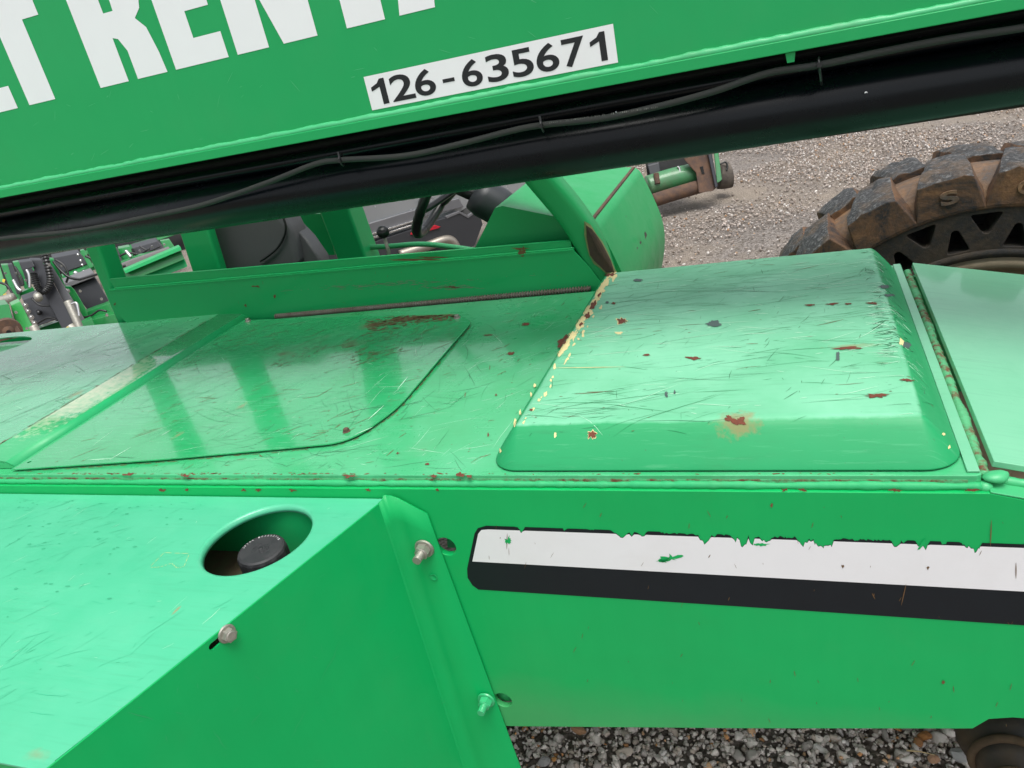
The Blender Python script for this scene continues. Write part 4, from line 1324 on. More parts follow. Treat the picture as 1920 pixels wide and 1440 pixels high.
# printing along the cable: tiny pale characters
mb = MB()
for i in range(0, 60):
    t = i / 60
    u_ = 1030 + 205 * t; v_ = 231 - 30 * t
    p = on(u_, v_ + 1, 'y', 1.2965)
    if rr.random() < .25: continue
    v2, f2 = glyph(rr.choice(['1', '4', 'A', 'W', 'G', '2', '0', '5', 'M', 'R', 'C']), p, X_, Z_, .0017, .0026, 0)
    mb.add(v2, f2)
o = mb.build('cable_print', simple('grey print', c4(.14, .14, .13), .7, 0, .1), T, fix=False); tag(o, kind='stuff')
for (u_, v_) in [(641, 300), (1017, 235), (1536, 122)]:
    p = on(u_, v_, 'y', 1.303)
    pr_ = [p + Vector((0.0008 * math.sin(t * 2), .0085 * math.cos(t), .0105 * math.sin(t))) for t in [k * 2 * math.pi / 16 for k in range(17)]]
    mb = MB().tube(pr_, .0016, 6)
    mb.box((p.x - .003, p.y - .012, p.z - .002), (p.x + .003, p.y - .006, p.z + .004))
    pr2 = [p + Vector((0, -.006, -.004)), p + Vector((.002, .004, -.022)), p + Vector((.003, .02, -.03))] if u_ > 1500 else [p + Vector((0, -.006, .004)), p + Vector((-.001, -.004, .016))]
    mb.tube(pr2, .0022, 6)
    mb.build('cable_tie', M_plastic, T)
mb = MB()
for (a, b, r1_, r2_) in [(1625, 173, 4, 2), (1155, 190 + 20, 1.5, 1)]:
    blob(mb, a, b, r1_, r2_, lambda u, v: on(u, v, 'y', YC - rC - .001), 8, .5)
o = mb.build('paint_fleck', M_white, T, fix=False); tag(o, kind='stuff')

# --- cab
YP = 1.835
def cp(u, v, y=YP):
    p = on(u, v, 'y', y); return (p.x, p.z)
curve = [(207, 552), (212, 570), (222, 590), (238, 606), (258, 619)]
cabpoly = [cp(203, 545), cp(1075, 469), cp(1108, 505), cp(1135, 540), (-.44, .90), (-1.93, .90), (-2.0, 1.02)] + [cp(a, b) for a, b in curve[::-1]]
plate('cab_side_panel', [cabpoly], (0, YP, 0), X_, Z_, .004, M_cab, T, bev=.0008)
plate('cab_upper_sill', [[cp(205, 524, 1.85), cp(640, 487, 1.85), cp(1070, 452, 1.85), (-.54, 1.1), (-2.05, 1.1)]], (0, 1.85, 0), X_, Z_, .004, M_cab, T, bev=.0008)
MB().tube([Vector((cp(207, 524, 1.85)[0], 1.853, cp(207, 524, 1.85)[1])), Vector((cp(1070, 452, 1.85)[0], 1.853, cp(1070, 452, 1.85)[1]))], .0032, 8).build('sill_edge', M_cab, T, smooth=True)
# ledge between
l0, l1 = cp(203, 545), cp(1075, 469)
MB().prism([(l0[0], YP - .001, l0[1] + .001), (l1[0], YP - .001, l1[1] + .001), (l1[0], 1.852, l1[1] + .001), (l0[0], 1.852, l0[1] + .001)], (0, 0, -.003)).build('sill_ledge', M_boom, T)
lumpy('weld_bead', [(l0[0] + .02, 1.846, l0[1] + .002), (l1[0], 1.846, l1[1] + .002)], .003, M_cab, T, .3, .01, 12)
cabm = lambda u, v: on(u, v, 'y', YP - .0006)
mb = MB()
for _ in range(150):
    a = rr.gauss(730, 70); b = 533 + rr.gauss(0, 2.5) - (a - 730) * .05; L_ = rr.uniform(2, 14)
    stroke(mb, [cabm(a + L_ * k / 3, b - L_ * .05 * k / 3) for k in range(4)], rr.uniform(.0004, .0013), Y_)
for _ in range(90):
    a = rr.gauss(835, 25); b = 539 + rr.gauss(0, 2); L_ = rr.uniform(2, 12)
    stroke(mb, [cabm(a + L_ * k / 3, b - L_ * .05 * k / 3) for k in range(4)], rr.uniform(.0005, .0016), Y_)
tag(mb.build('grey_scrape', simple('grey green scrape', c4(.16, .24, .15), .7), T, fix=False), kind='stuff')
mb = MB()
for (a, b, r1_, r2_) in [(843, 538, 12, 2.2), (980, 472, 6, 7), (975, 466, 14, 1.5), (770, 487, 35, 1.8), (805, 483, 25, 1.5), (480, 537, 8, 1.5), (515, 556, 3, 3), (460, 573, 3, 2.5), (215, 570, 2, 4)]:
    blob(mb, a, b, r1_, r2_, cabm, 16, .5)
for _ in range(50):
    a = rr.uniform(230, 1060); b = rr.uniform(500, 585) ; L_ = rr.uniform(2, 7); th = rr.uniform(0, 2)
    b = max(b, 552 - (a - 200) * .085); b = min(b, 600 - (a - 400) * .08)
    stroke(mb, [cabm(a + math.cos(th) * L_ * k / 3, b + math.sin(th) * L_ * k / 3) for k in range(4)], .0006, Y_)
o = mb.build('rust_marks', M_scrb, T, fix=False); tag(o, kind='stuff')
# posts
def post(name, px4, y, depth, ztop_, mat=M_cab, bevel=.012, extra=None):
    """px4: near-face corners bottomL, bottomR, topR, topL; extended upward to the roof along its sides"""
    bl, br, tr, tl = [on(a, b, 'y', y) for a, b in px4]
    kL = (ztop_ - bl.z) / (tl.z - bl.z); kR = (ztop_ - br.z) / (tr.z - br.z)
    tl2 = bl.lerp(tl, kL); tr2 = br.lerp(tr, kR)
    bl2 = bl + (bl - tl).normalized() * .25; br2 = br + (br - tr).normalized() * .25
    return MB().prism([bl2, br2, tr2, tl2], (0, depth, 0)).build(name, mat, T, bevel=bevel, seg=4)
CAB_TOP = 2.25
post('cab_post', [(190, 540), (209, 534), (186, 470), (162, 475)], 1.86, .075, CAB_TOP)
post('cab_post', [(357, 503), (410, 498), (392, 440), (338, 445)], 2.02, .04, CAB_TOP, bevel=.010)
post('cab_post', [(628, 478), (682, 472), (656, 400), (600, 405)], 2.50, .11, CAB_TOP, bevel=.012)
MB().prism([on(548, 480, 'y', 2.56), on(628, 478, 'y', 2.56), on(610, 400, 'y', 2.56), on(528, 405, 'y', 2.56)], (0, .02, 0)).build('cab_rear_wall', M_cab, T)
# leaning front post with scorched foot
q = [on(1126, 510, 'y', 1.875), on(1112, 470, 'y', 1.875), on(1092, 430, 'y', 1.875), on(1060, 385, 'y', 1.875), on(1018, 335, 'y', 1.875)]
dq = (q[4] - q[3]).normalized()
q = smoothpath([q[0] - Vector((-.02, 0, .15))] + q + [q[4] + dq * .55, q[4] + dq * 1.05], 6)
mb = MB()
P4 = []
hw, hd = .036, .034
ring = roundpoly([(-hw, -hd), (hw, -hd), (hw, hd), (-hw, hd)], .022, 5)
vs_ = []; fs = []
for i, p in enumerate(q):
    t = (q[min(i + 1, len(q) - 1)] - q[max(i - 1, 0)]).normalized()
    a_x = Y_.cross(t).normalized()
    for (a, b) in ring:
        vs_.append(p + a_x * a + Y_ * b)
nrg = len(ring)
for i in range(len(q) - 1):
    for k in range(nrg):
        k2 = (k + 1) % nrg
        fs.append((i * nrg + k, i * nrg + k2, (i + 1) * nrg + k2, (i + 1) * nrg + k))
POST = obj('front_post', vs_, fs, M_boom, T, smooth=True); fixn(POST)
yfp = 1.875 - hd - .007
def postp(u, v):
    # follow the rounded right shoulder of the post
    p = on(u, v, 'y', yfp)
    cxp = on(min(max(1060 + (v - 385) * .53, 1060), 1135), v, 'y', yfp).x + .004
    dx = p.x - cxp
    lim = hw - .018
    if dx > lim:
        k = min((dx - lim) / .022, 1)
        p = on(u, v, 'y', yfp + .022 * (1 - math.sqrt(max(0, 1 - k * k))) - .001)
    return p
mb = MB()
sc_ = [(1099, 422), (1110, 430), (1118, 440), (1128, 455), (1136, 470), (1146, 490), (1152, 510), (1137, 511), (1126, 500), (1115, 490), (1106, 478), (1103, 462), (1100, 445)]
cx_s = sum(a for a, b in sc_) / len(sc_); cy_s = sum(b for a, b in sc_) / len(sc_)
vs_ = [postp(cx_s, cy_s)]
for s_r in (.35, .7, 1.0):
    for a, b in sc_:
        vs_.append(postp(cx_s + (a - cx_s) * s_r, cy_s + (b - cy_s) * s_r))
n_ = len(sc_)
fs = [(0, 1 + k, 1 + (k + 1) % n_) for k in range(n_)]
for s_r in range(2):
    for k in range(n_):
        fs.append((1 + s_r * n_ + k, 1 + s_r * n_ + (k + 1) % n_, 1 + (s_r + 1) * n_ + (k + 1) % n_, 1 + (s_r + 1) * n_ + k))
mb.add(vs_, fs)
mb.build('scorch_patch', M_scorch, POST, fix=False)
mb = MB()
yfp += .0012
vs_ = [postp(cx_s, cy_s)]
for s_r in (.4, .8, 1.0):
    for i_, (a, b) in enumerate(sc_):
        k_ = s_r * (1.16 + .08 * math.sin(i_ * 2.3))
        vs_.append(postp(cx_s + (a - cx_s) * k_, cy_s + (b - cy_s) * k_))
mb.add(vs_, fs)
mb.build('scorch_halo', simple('tan scorch halo', c4(.22, .20, .08), .7, 0, .4, c4(.03, .25, .08), .5, nscale=70), POST, fix=False)
# other side of roof, so the deck mirrors a cab
MB().box((-2.2, 1.86, CAB_TOP), (-.95, 2.66, CAB_TOP + .05)).build('cab_roof', M_cab, T, bevel=.01)
MB().box((-2.15, 2.60, .84), (-.5, 2.62, 1.02)).build('cab_far_panel', M_cab, T)
MB().box((-2.1, 1.9, .86), (-.55, 2.6, .88)).build('cab_floor', M_under, T)
MB().box((-2.16, 1.87, .86), (-2.12, 2.6, 1.12)).build('cab_rear_panel', M_cab, T, bevel=.01)
# pale bar near the lever
ba, bb, bc = on(728, 462, 'y', 2.56), on(800, 458, 'y', 2.56), on(895, 470, 'y', 2.56)
MB().tube(smoothpath([on(680, 464, 'y', 2.56), ba, bb, bc], 5), .010, 10).build('grab_bar', M_weld, T, smooth=True)
# seat
mb = MB()
sf = [on(a, b, 'y', 2.12) for a, b in [(402, 508), (386, 440), (380, 395), (500, 375), (537, 418), (548, 440), (560, 500)]]
SEAT = mb.prism(sf, (0, .10, 0)).build('seat', M_vinyl, T, bevel=.022, seg=5)
mb = MB().prism([on(a, b, 'y', 2.16) for a, b in [(530, 412), (548, 422), (577, 452), (600, 485), (605, 510), (520, 510)]], (0, .06, 0))
mb.build('seat_bolster', M_vinyl, SEAT, bevel=.018, seg=5)
sp_ = smoothpath([on(a, b, 'y', 2.112) for a, b in [(531, 408), (536, 425), (532, 445), (520, 465), (503, 480), (488, 490)]], 5)
MB().tube(sp_, .004, 6).build('seat_seam', M_plastic, SEAT, smooth=True)
# lever with ball
lb = on(718, 435, 'y', 2.05)
ball = MB(); kv, kf = ICO[2]
bm = bmesh.new(); bmesh.ops.create_uvsphere(bm, u_segments=24, v_segments=14, radius=.0195)
bv = [q_.co + lb for q_ in bm.verts]; bf = [tuple(w_.index for w_ in q_.verts) for q_ in bm.faces]; bm.free()
LEV = MB().tube([lb, on(728, 470, 'y', 2.05), on(734, 520, 'y', 2.05)], .006, 10).build('gear_lever', M_steel, T, smooth=True)
obj('lever_ball', bv, bf, M_plastic, LEV, smooth=True)
# steering wheel
swc = on(832, 338, 'y', 2.25)
swn = Vector((-.80, -.10, .60)).normalized()
a_ = swn.cross(Y_).normalized(); b_ = swn.cross(a_)
def swp(th, r_): return swc + (a_ * math.cos(th) + b_ * math.sin(th)) * r_
SW = MB()
n_ = 64
SW.tube([swp(2 * math.pi * k / n_, .185) for k in range(n_ + 1)], [.0145 + (.0015 if k % 2 else 0) for k in range(n_ + 1)], 12, caps=False)
SWO = SW.build('steering_wheel', M_plastic, T, smooth=True)
hub = swc - swn * .05
for th in (R(75), R(195), R(315)):
    MB().tube(smoothpath([swp(th, .185), swp(th, .15) - swn * .015, hub], 5), .010, 10).build('spoke', M_plastic, SWO, smooth=True)
col_end = on(915, 388, 'y', 2.25)
MB().tube([hub, on(905, 372, 'y', 2.27)], .022, 16).build('steering_column', M_plastic, T, smooth=True)
cA, cB = on(893, 352, 'y', 2.22), on(945, 384, 'y', 2.24)
MB().tube([on(893, 362, 'y', 2.25), on(907, 372, 'y', 2.25), on(935, 388, 'y', 2.27), on(960, 400, 'y', 2.27)], [.055, .06, .06, .05], 24).build('column_shroud', M_machgrey, T, smooth=True)

# cowl in front of the cab
prof = [(-.485, 1.272), (-.478, 1.262), (-.455, 1.20), (-.425, 1.10), (-.425, 1.02), (-.45, .92), (-.50, .80), (-.60, .62)]
prof = [(-.52, 1.284), (-.500, 1.282), (-.488, 1.275)] + prof[1:]
prof = roundpoly(prof, [0, .01, .01, .01, .05, .06, .05, .05, .05, 0], 4)
topx = -.93
v = []; f = []
ys = [1.9, 2.56]
poly = [Vector((a, 1.90, b)) for a, b in prof] + [Vector((-.95, 1.9, .62)), Vector((topx - .02, 1.9, 1.10)), on(928, 390, 'y', 1.9), on(942, 386, 'y', 1.9)]
COWL = MB().prism(poly, (0, .66, 0)).build('front_cowl', M_boom, T, bevel=.006, seg=3)
MB().box((-.503, 1.915, 1.279), (-.494, 2.55, 1.2845)).build('cowl_seam', M_ruststeel, COWL)
mb = MB()
for (a, b, r1_, r2_) in [(1210, 441, 2.5, 6), (1201, 455, 1.5, 3), (1195, 465, 1, 2.5), (1174, 405, 1, 1)]:
    blob(mb, a, b, r1_, r2_, lambda u, v: on(u, v, 'x', -.4195), 8, .4)
tag(mb.build('dark_marks', M_plastic, COWL, fix=False), kind='stuff')

# --- black axle housing at the lower right
ax_c = on(1893, 1436, 'y', 1.20)
for r_a, y_a, t_a in ((.060, 1.222, .0085), (.036, 1.176, .004)):
    MB().tube([Vector((ax_c.x + r_a * math.cos(2 * math.pi * k / 48), y_a, ax_c.z - .012 + r_a * math.sin(2 * math.pi * k / 48))) for k in range(49)], t_a, 10, caps=False).build('hub_ring', M_dusty, T, smooth=True)
MB().lathe(Vector((ax_c.x, 1.18, ax_c.z - .012)), Y_, [(.001, -.02), (.030, -.02), (.036, -.012), (.037, .012), (.048, .02), (.054, .035), (.056, .05), (.070, .065), (.078, .09), (.078, .5), (.001, .5)], 48).build('axle_housing', simple('oily black casting', c4(.014, .014, .014), .5, 0, .4, c4(.10, .065, .03), .5, nscale=14), T, smooth=True)
MB().box((ax_c.x - .04, 1.30, ax_c.z - .05), (ax_c.x + .5, 1.75, ax_c.z + .2)).build('axle_bracket', M_under, T, bevel=.02)

# --- wheel on the far side
WC = Vector((.44, 2.1, .625)); RO = .625
WH = bpy.data.objects.new('wheel', None); COL.objects.link(WH); WH.parent = T; WH.location = WC - wpos(T)
NL = 22; PIT = 360 / NL; A0_ = 100.1
def wp(r_, deg, y): return Vector((WC.x + r_ * math.cos(R(deg)), y, WC.z + r_ * math.sin(R(deg))))
mb = MB()
mb.tube_prof(Vector((WC.x, 0, WC.z)), Y_, [(.524, 2.112), (.531, 2.118), (.546, 2.126), (.575, 2.150), (.598, 2.21), (.600, 2.36), (.585, 2.42), (.55, 2.47), (.50, 2.49), (.36, 2.49)], 132)
TY = mb.build('tyre', M_mudgap, WH, smooth=True)
# sidewall plate with triangular hollows
loops = [circ(0, 0, .526, 132), circ(0, 0, .395, 96)[::-1]]
def tri(rc, deg, inward, w_=.034, h_=.052):
    s1_ = 1 if inward else -1
    pts = [(rc + s1_ * h_ * .45, -w_), (rc + s1_ * h_ * .45, w_), (rc - s1_ * h_ * .55, .007 * 1), (rc - s1_ * h_ * .55, -.007)]
    pts = roundpoly(pts, .009, 4)
    c_, s_ = math.cos(R(deg)), math.sin(R(deg))
    out = [(a * c_ - b * s_, a * s_ + b * c_) for a, b in pts]
    area = sum(out[i][0] * out[(i + 1) % len(out)][1] - out[(i + 1) % len(out)][0] * out[i][1] for i in range(len(out)))
    return out if area < 0 else out[::-1]
for k in range(NL):
    loops.append(tri(.487, 107.9 + k * PIT, True, .036, .050))
    loops.append(tri(.448, 99.7 + k * PIT, False, .026, .058))
plate('sidewall', loops, (WC.x, 2.106, WC.z), X_, Z_, .09, M_sidew, WH, bev=.002)
plate('hollow_back', [circ(0, 0, .53, 96), circ(0, 0, .38, 96)[::-1]], (WC.x, 2.199, WC.z), X_, Z_, .004, M_hole, WH)
MB().tube_prof(Vector((WC.x, 0, WC.z)), Y_, [(.521, 2.114), (.521, 2.104), (.527, 2.101), (.532, 2.104), (.533, 2.116)], 132).build('sidewall_rib', M_mudlug, WH, smooth=True)
MB().tube_prof(Vector((WC.x, 0, WC.z)), Y_, [(.418, 2.108), (.416, 2.100), (.408, 2.097), (.400, 2.10), (.398, 2.108)], 132).build('sidewall_rib', M_sidew, WH, smooth=True)
MB().tube_prof(Vector((WC.x, 0, WC.z)), Y_, [(.397, 2.115), (.385, 2.102), (.372, 2.102), (.366, 2.11), (.360, 2.13), (.345, 2.16), (.34, 2.25), (.30, 2.27), (.02, 2.27)], 96).build('rim', M_ws, WH, smooth=True)
# lugs
def lug(row, idx):
    deg = A0_ + (idx + (.5 if row else 0)) * PIT
    r_ = random.Random(idx * 3 + row)
    NA, NYY, = 7, 7
    if row == 0:
        y0, y1 = 2.100, 2.300
        skew = -3.0
        wa, wb = 5.8, 4.0
    else:
        y0, y1 = 2.470, 2.275
        skew = -3.0
        wa, wb = 5.8, 4.0
    V_ = []; F_ = []; mi = []
    def surf(a, t, lvl):
        # a -1..1 across, t 0..1 from shoulder to centre, lvl 1 top 0 base
        hwid = (wa + (wb - wa) * t) * (1 + ((.42 - .2 * t) if lvl == 0 else 0))
        d_ = deg + skew * t * (1 if row == 0 else 1) + a * hwid
        y = y0 + (y1 - y0) * t
        rt = RO - (.008 if row else 0) - .012 * (1 - min(1, t * 3)) ** 2
        if lvl == 1:
            rr1 = rt + .010 * mnoise.noise(Vector((d_ * .45, y * 30, idx)))
            rr1 -= .008 * max(0, abs(a) - .75) * 4 * (.5 + .5 * mnoise.noise(Vector((d_, y * 40, 3))))
        else:
            rr1 = .53 if t < .02 else .57
        return wp(rr1, d_, y)
    for i in range(NA):
        for j in range(NYY):
            V_.append(surf(-1 + 2 * i / (NA - 1), j / (NYY - 1), 1))
    top0 = 0; base0 = len(V_)
    for i in range(NA):
        for j in range(NYY):
            V_.append(surf(-1 + 2 * i / (NA - 1), j / (NYY - 1), 0))
    for i in range(NA - 1):
        for j in range(NYY - 1):
            a = i * NYY + j
            F_.append((a, a + 1, a + NYY + 1, a + NYY)); mi.append(0)
    def side(seq):
        for a, b in zip(seq[:-1], seq[1:]):
            F_.append((a, b, base0 + b, base0 + a)); mi.append(1)
    side([i * NYY for i in range(NA)])
    side([i * NYY + NYY - 1 for i in range(NA)])
    side([j for j in range(NYY)])
    side([(NA - 1) * NYY + j for j in range(NYY)])
    o = obj('tread_lug', V_, F_, [M_tread, M_mudlug], WH, smooth=False, mats=mi, bevel=.003, seg=2)
    fixn(o)
for row in (0, 1):
    for k in range(NL):
        lug(row, k)
for ch, deg in (('S', A0_ - .3), ('O', A0_ - PIT - .3)):
    Uv = Vector((math.sin(R(deg)), 0, -math.cos(R(deg)))); Vv = Vector((math.cos(R(deg)), 0, math.sin(R(deg))))
    c_ = wp(.552, deg, 2.0955)
    gv, gf = glyph(ch, c_ - Uv * .020, Uv, Vv, .040, .034, .035)
    n0 = len(gv)
    gv2 = [p + Vector((0, .006, 0)) for p in gv]
    ed = {}
    for q_ in gf:
        for i in range(len(q_)):
            e = (q_[i], q_[(i + 1) % len(q_)])
            if (e[1], e[0]) in ed: del ed[(e[1], e[0])]
            else: ed[e] = 1
    fs = list(gf) + [(e[0], e[1], e[1] + n0, e[0] + n0) for e in ed]
    o = obj('tyre_letter', gv + gv2, fs, M_mudgap, WH); fixn(o)

# ------------------------------------------------------------------ parked car seen through the cab
P0 = Vector((-2.53, 4.92, 0)); cu_d = Vector((.712, .702, 0)).normalized(); cn = Vector((.702, -.712, 0)).normalized()
CAR = thing('parked_car', P0 - cn * .9, 'silver grey pickup or utility vehicle with dark lower cladding, parked beyond the cab', 'car')
CAR['label'] = 'silver grey car with dark lower cladding and a red reflector, parked beyond the open cab'
def cpt(u, v, off=0): return pp(u, v, P0 + cn * off, cn)
def carpanel(name, px, off, th, mat, parent=CAR, bevel=.006):
    return MB().prism([cpt(a, b, off) for a, b in px], -cn * th).build(name, mat, parent, bevel=bevel, seg=2)
body = carpanel('body', [(420, 520), (420, 400), (600, 340), (760, 280), (900, 270), (1100, 210), (1100, 330), (900, 400), (700, 470)], -.04, 1.6, M_carp, bevel=.04)
carpanel('door_lower_trim', [(600, 482), (600, 446), (690, 420), (800, 387), (860, 372), (870, 388), (790, 408), (700, 452)], -.005, .03, M_carg)
for dv_ in (0, 7):
    carpanel('chrome_strip', [(600, 468 + dv_), (600, 464 + dv_), (680, 443 + dv_), (780, 412 + dv_), (781, 414 + dv_), (681, 447 + dv_)], .012, .02, M_chrome, bevel=.001)
carpanel('cladding', [(600, 520), (600, 482), (690, 458), (770, 432), (838, 408), (862, 399), (878, 408), (897, 394), (905, 420), (890, 460), (870, 470), (700, 490)], .03, .06, M_card)
carpanel('fender_edge', [(838, 410), (862, 400), (878, 409), (897, 395), (897, 391), (878, 404), (862, 396), (836, 406)], .035, .03, M_carg, bevel=.002)
carpanel('reflector', [(770, 440), (772, 435), (816, 422), (826, 425), (822, 428), (776, 441)], .042, .012, M_red, bevel=.002)
mb = MB()
cw = cpt(905, 470, -.10)
mb.lathe(cw + cn * .1, -cn, [(.33, 0), (.36, .02), (.38, .06), (.38, .24), (.3, .26)], 48)
WHE = mb.build('tyre', simple('car tyre rubber', c4(.02, .02, .02), .8, 0, .4, bump=.6), CAR, smooth=True)
MB().tube(smoothpath([cpt(a, b, .05) for a, b in [(750, 478), (800, 462), (835, 450), (850, 455), (860, 475)]], 6), .035, 12).build('step_bar', simple('warm metal bar', c4(.30, .27, .23), .35, .6), CAR, smooth=True)
Uc = cu_d; 
mbt = MB()
tw = cpt(784, 388, .003)
for i, ch in enumerate('4WD'):
    gv, gf = glyph(ch, tw + Uc * (.045 * i), Uc, Z_, .042, .035, .0)
    obj('badge_letter', gv, gf, M_carg, CAR)
MB().prism([cpt(560, 350, -.3), cpt(1000, 230, -.3), cpt(930, 100, -.3), cpt(620, 200, -.3)], -cn * 1.1).build('cabin_glass', M_glass, CAR, bevel=.05)

# ------------------------------------------------------------------ machines in the row at left
def hview(u, v):
    d = ray(u, v); d.z = 0
    return d.normalized()
def piece(name, px, depth, th, mat, parent, bevel=.008):
    d = hview(px[0][0], px[0][1])
    return MB().prism([pd(a, b, depth) for a, b in px], d * th).build(name, mat, parent, bevel=bevel)
def ptube(name, px, depth, r_, mat, parent, ribs=False):
    P = smoothpath([pd(a, b, depth) for a, b in px], 8)
    rad = [r_ * (1.0 if not ribs or k % 2 else .78) for k in range(len(P))]
    return MB().tube(P, rad, 12).build(name, mat, parent, smooth=not ribs)
def base_of(u, v, depth):
    p = pd(u, v, depth); return Vector((p.x, p.y, 0))
L1 = thing('trailer_lift', base_of(110, 600, 6.8), 'green trailer machine with grey mast, ribbed black cable chain and bright jack tube', 'machine')
piece('mast', [(56, 487), (78, 487), (141, 608), (118, 619), (86, 558)], 6.75, .16, M_machgrey, L1)
piece('mast_rail', [(36, 492), (60, 489), (66, 500), (42, 508)], 6.7, .2, M_machgrey, L1)
piece('mast_side', [(78, 486), (90, 486), (160, 600), (152, 612), (141, 608)], 6.8, .12, simple('mid grey paint', c4(.075, .078, .085), .45), L1)
ptube('cable_chain', [(84, 478), (90, 500), (94, 522), (91, 538), (82, 547), (72, 540), (66, 525), (63, 512)], 6.7, .03, M_plastic, L1, True)
piece('upright', [(88, 484), (100, 484), (123, 537), (133, 537), (141, 545), (164, 584), (166, 602), (150, 606), (120, 548)], 6.95, .06, M_machine, L1)
piece('control_box', [(43, 563), (90, 546), (110, 598), (68, 613)], 6.9, .3, M_machgrey, L1)
piece('battery_box', [(132, 538), (180, 522), (207, 568), (163, 580)], 7.3, .35, M_machgrey, L1)
piece('box_lid', [(120, 532), (176, 511), (180, 519), (126, 540)], 7.25, .35, simple('lid grey', c4(.12, .12, .125), .4), L1)
piece('chassis_beam', [(66, 618), (110, 603), (240, 556), (252, 572), (110, 622), (74, 634)], 7.1, .12, M_machine, L1)
piece('chassis_beam', [(155, 604), (235, 583), (262, 600), (180, 622)], 7.0, .2, M_machine, L1)
piece('foot_bracket', [(140, 612), (172, 596), (178, 610), (150, 626)], 6.7, .1, M_machine, L1)
ptube('jack_tube', [(127, 565), (141, 595), (156, 632)], 6.5, .032, M_steel, L1)
ptube('jack_handle', [(134, 570), (143, 568), (147, 580), (149, 593)], 6.45, .010, M_chrome, L1)
ptube('jack_base', [(132, 612), (140, 622), (146, 634)], 6.5, .045, M_steel, L1)
piece('side_skirt', [(20, 573), (38, 565), (62, 612), (64, 622), (42, 626), (28, 600)], 6.9, .2, paint('light machine green', c4(.03, .30, .06), c4(.06, .36, .10), .5), L1)
piece('fender', [(-60, 590), (0, 572), (17, 570), (22, 590), (30, 622), (-60, 640)], 6.8, .3, M_machine, L1, bevel=.03)
for (a, b) in [(48, 573), (53, 584), (59, 595), (65, 606), (126, 546)]:
    p = pd(a, b, 6.85); hexbolt(L1, p, -hview(a, b), .016, M_chrome)
p = pd(72, 558, 6.6); MB().cyl(p + hview(72, 558) * .1, -hview(72, 558), .034, .12, 20).build('pivot_pin', M_steel, L1, smooth=True)
p = pd(73, 586, 6.85); MB().cyl(p + hview(72, 586) * .05, -hview(72, 586), .02, .08, 14).build('knob', M_plastic, L1, smooth=True)
ptube('axle_pin', [(50, 632), (70, 626)], 6.3, .03, M_steel, L1)
ptube('side_post', [(62, 612), (78, 640)], 6.35, .035, M_steel, L1)
piece('paper_tag', [(97, 624), (115, 617), (122, 628), (104, 634)], 6.4, .01, simple('pale tag', c4(.35, .38, .42), .5), L1, bevel=0)
piece('yellow_strap', [(112, 622), (128, 612), (130, 616), (118, 626)], 6.38, .01, M_yellow, L1, bevel=0)
L1b = thing('coupler', base_of(18, 620, 5.6), 'brown rusty tow coupler with a round eye at the left edge', 'tow coupler')
mb = MB()
c_ = pd(16, 622, 5.6); hv = hview(16, 622)
rt = hv.cross(Z_).normalized()
cir = [c_ + (rt * math.cos(t) + Z_ * math.sin(t)) * .092 for t in [2 * math.pi * k / 28 for k in range(28)]]
mb.prism(cir, hv * .08)
CB = mb.build('eye_plate', M_ruststeel, L1b, bevel=.012)
mb = MB().cyl(c_ + hv * .02, -hv, .045, .035, 24, .038); mb.build('boss', M_ruststeel, L1b, smooth=True)
MB().cyl(c_ + hv * .02, -hv, .016, .0375, 16).build('bore', M_hole, L1b)
piece('tongue', [(20, 600), (34, 612), (52, 642), (10, 655), (-30, 650), (-30, 610)], 5.62, .1, M_ruststeel, L1b)

L2 = thing('scissor_machine', base_of(30, 540, 8.6), 'green posts and grey boxes of a parked machine at the far left under the boom', 'machine')
piece('post', [(2, 497), (24, 496), (40, 560), (30, 566), (18, 540)], 8.4, .15, M_machine, L2)
piece('post', [(-20, 505), (0, 500), (14, 545), (0, 560)], 8.6, .15, simple('light green sheet', c4(.09, .33, .13), .5), L2)
piece('post', [(24, 492), (38, 490), (64, 545), (50, 550)], 8.8, .15, M_machine, L2)
piece('grey_column', [(15, 497), (23, 495), (42, 548), (32, 552)], 8.3, .15, M_machgrey, L2)
piece('cross_beam', [(-30, 566), (40, 548), (62, 538), (66, 545), (40, 556), (-30, 580)], 8.5, .1, M_machine, L2)
piece('grey_box', [(42, 505), (60, 500), (70, 530), (52, 536)], 8.7, .2, M_machgrey, L2)
ptube('chrome_rod', [(25, 525), (33, 540), (40, 545)], 8.2, .015, M_chrome, L2)
ptube('lower_arm', [(-30, 575), (10, 562), (26, 558)], 8.1, .05, M_steel, L2)
piece('warning_tag', [(5, 523), (10, 524), (8, 530), (4, 528)], 8.3, .01, M_yellow, L2, bevel=0)
piece('warning_tag', [(6, 552), (12, 550), (11, 556), (6, 557)], 8.3, .01, M_yellow, L2, bevel=0)

L3 = thing('trailer_lift', base_of(200, 480, 9.3), 'green and dark grey trailer machine second in the row, seen behind the rear cab post', 'machine')
piece('control_box', [(98, 484), (150, 474), (166, 495), (116, 512)], 9.2, .4, M_machgrey, L3)
piece('chassis_beam', [(116, 518), (166, 499), (178, 497), (178, 506), (120, 525)], 9.1, .2, M_machine, L3)
piece('upright', [(150, 470), (158, 468), (176, 500), (168, 504)], 9.0, .1, M_machine, L3)
piece('grey_beam', [(118, 530), (176, 510), (178, 516), (120, 538)], 9.0, .2, simple('beam grey', c4(.1, .1, .105), .4), L3)
for (a, b) in [(146, 477), (151, 488), (154, 496), (142, 512), (158, 510)]:
    p = pd(a, b, 9.0); MB().cyl(p, -hview(a, b), .028 if b > 508 else .014, .05, 14).build('bolt', M_chrome, L3, smooth=True)
piece('battery_box', [(248, 466), (296, 452), (312, 468), (262, 486)], 9.3, .4, M_machgrey, L3)
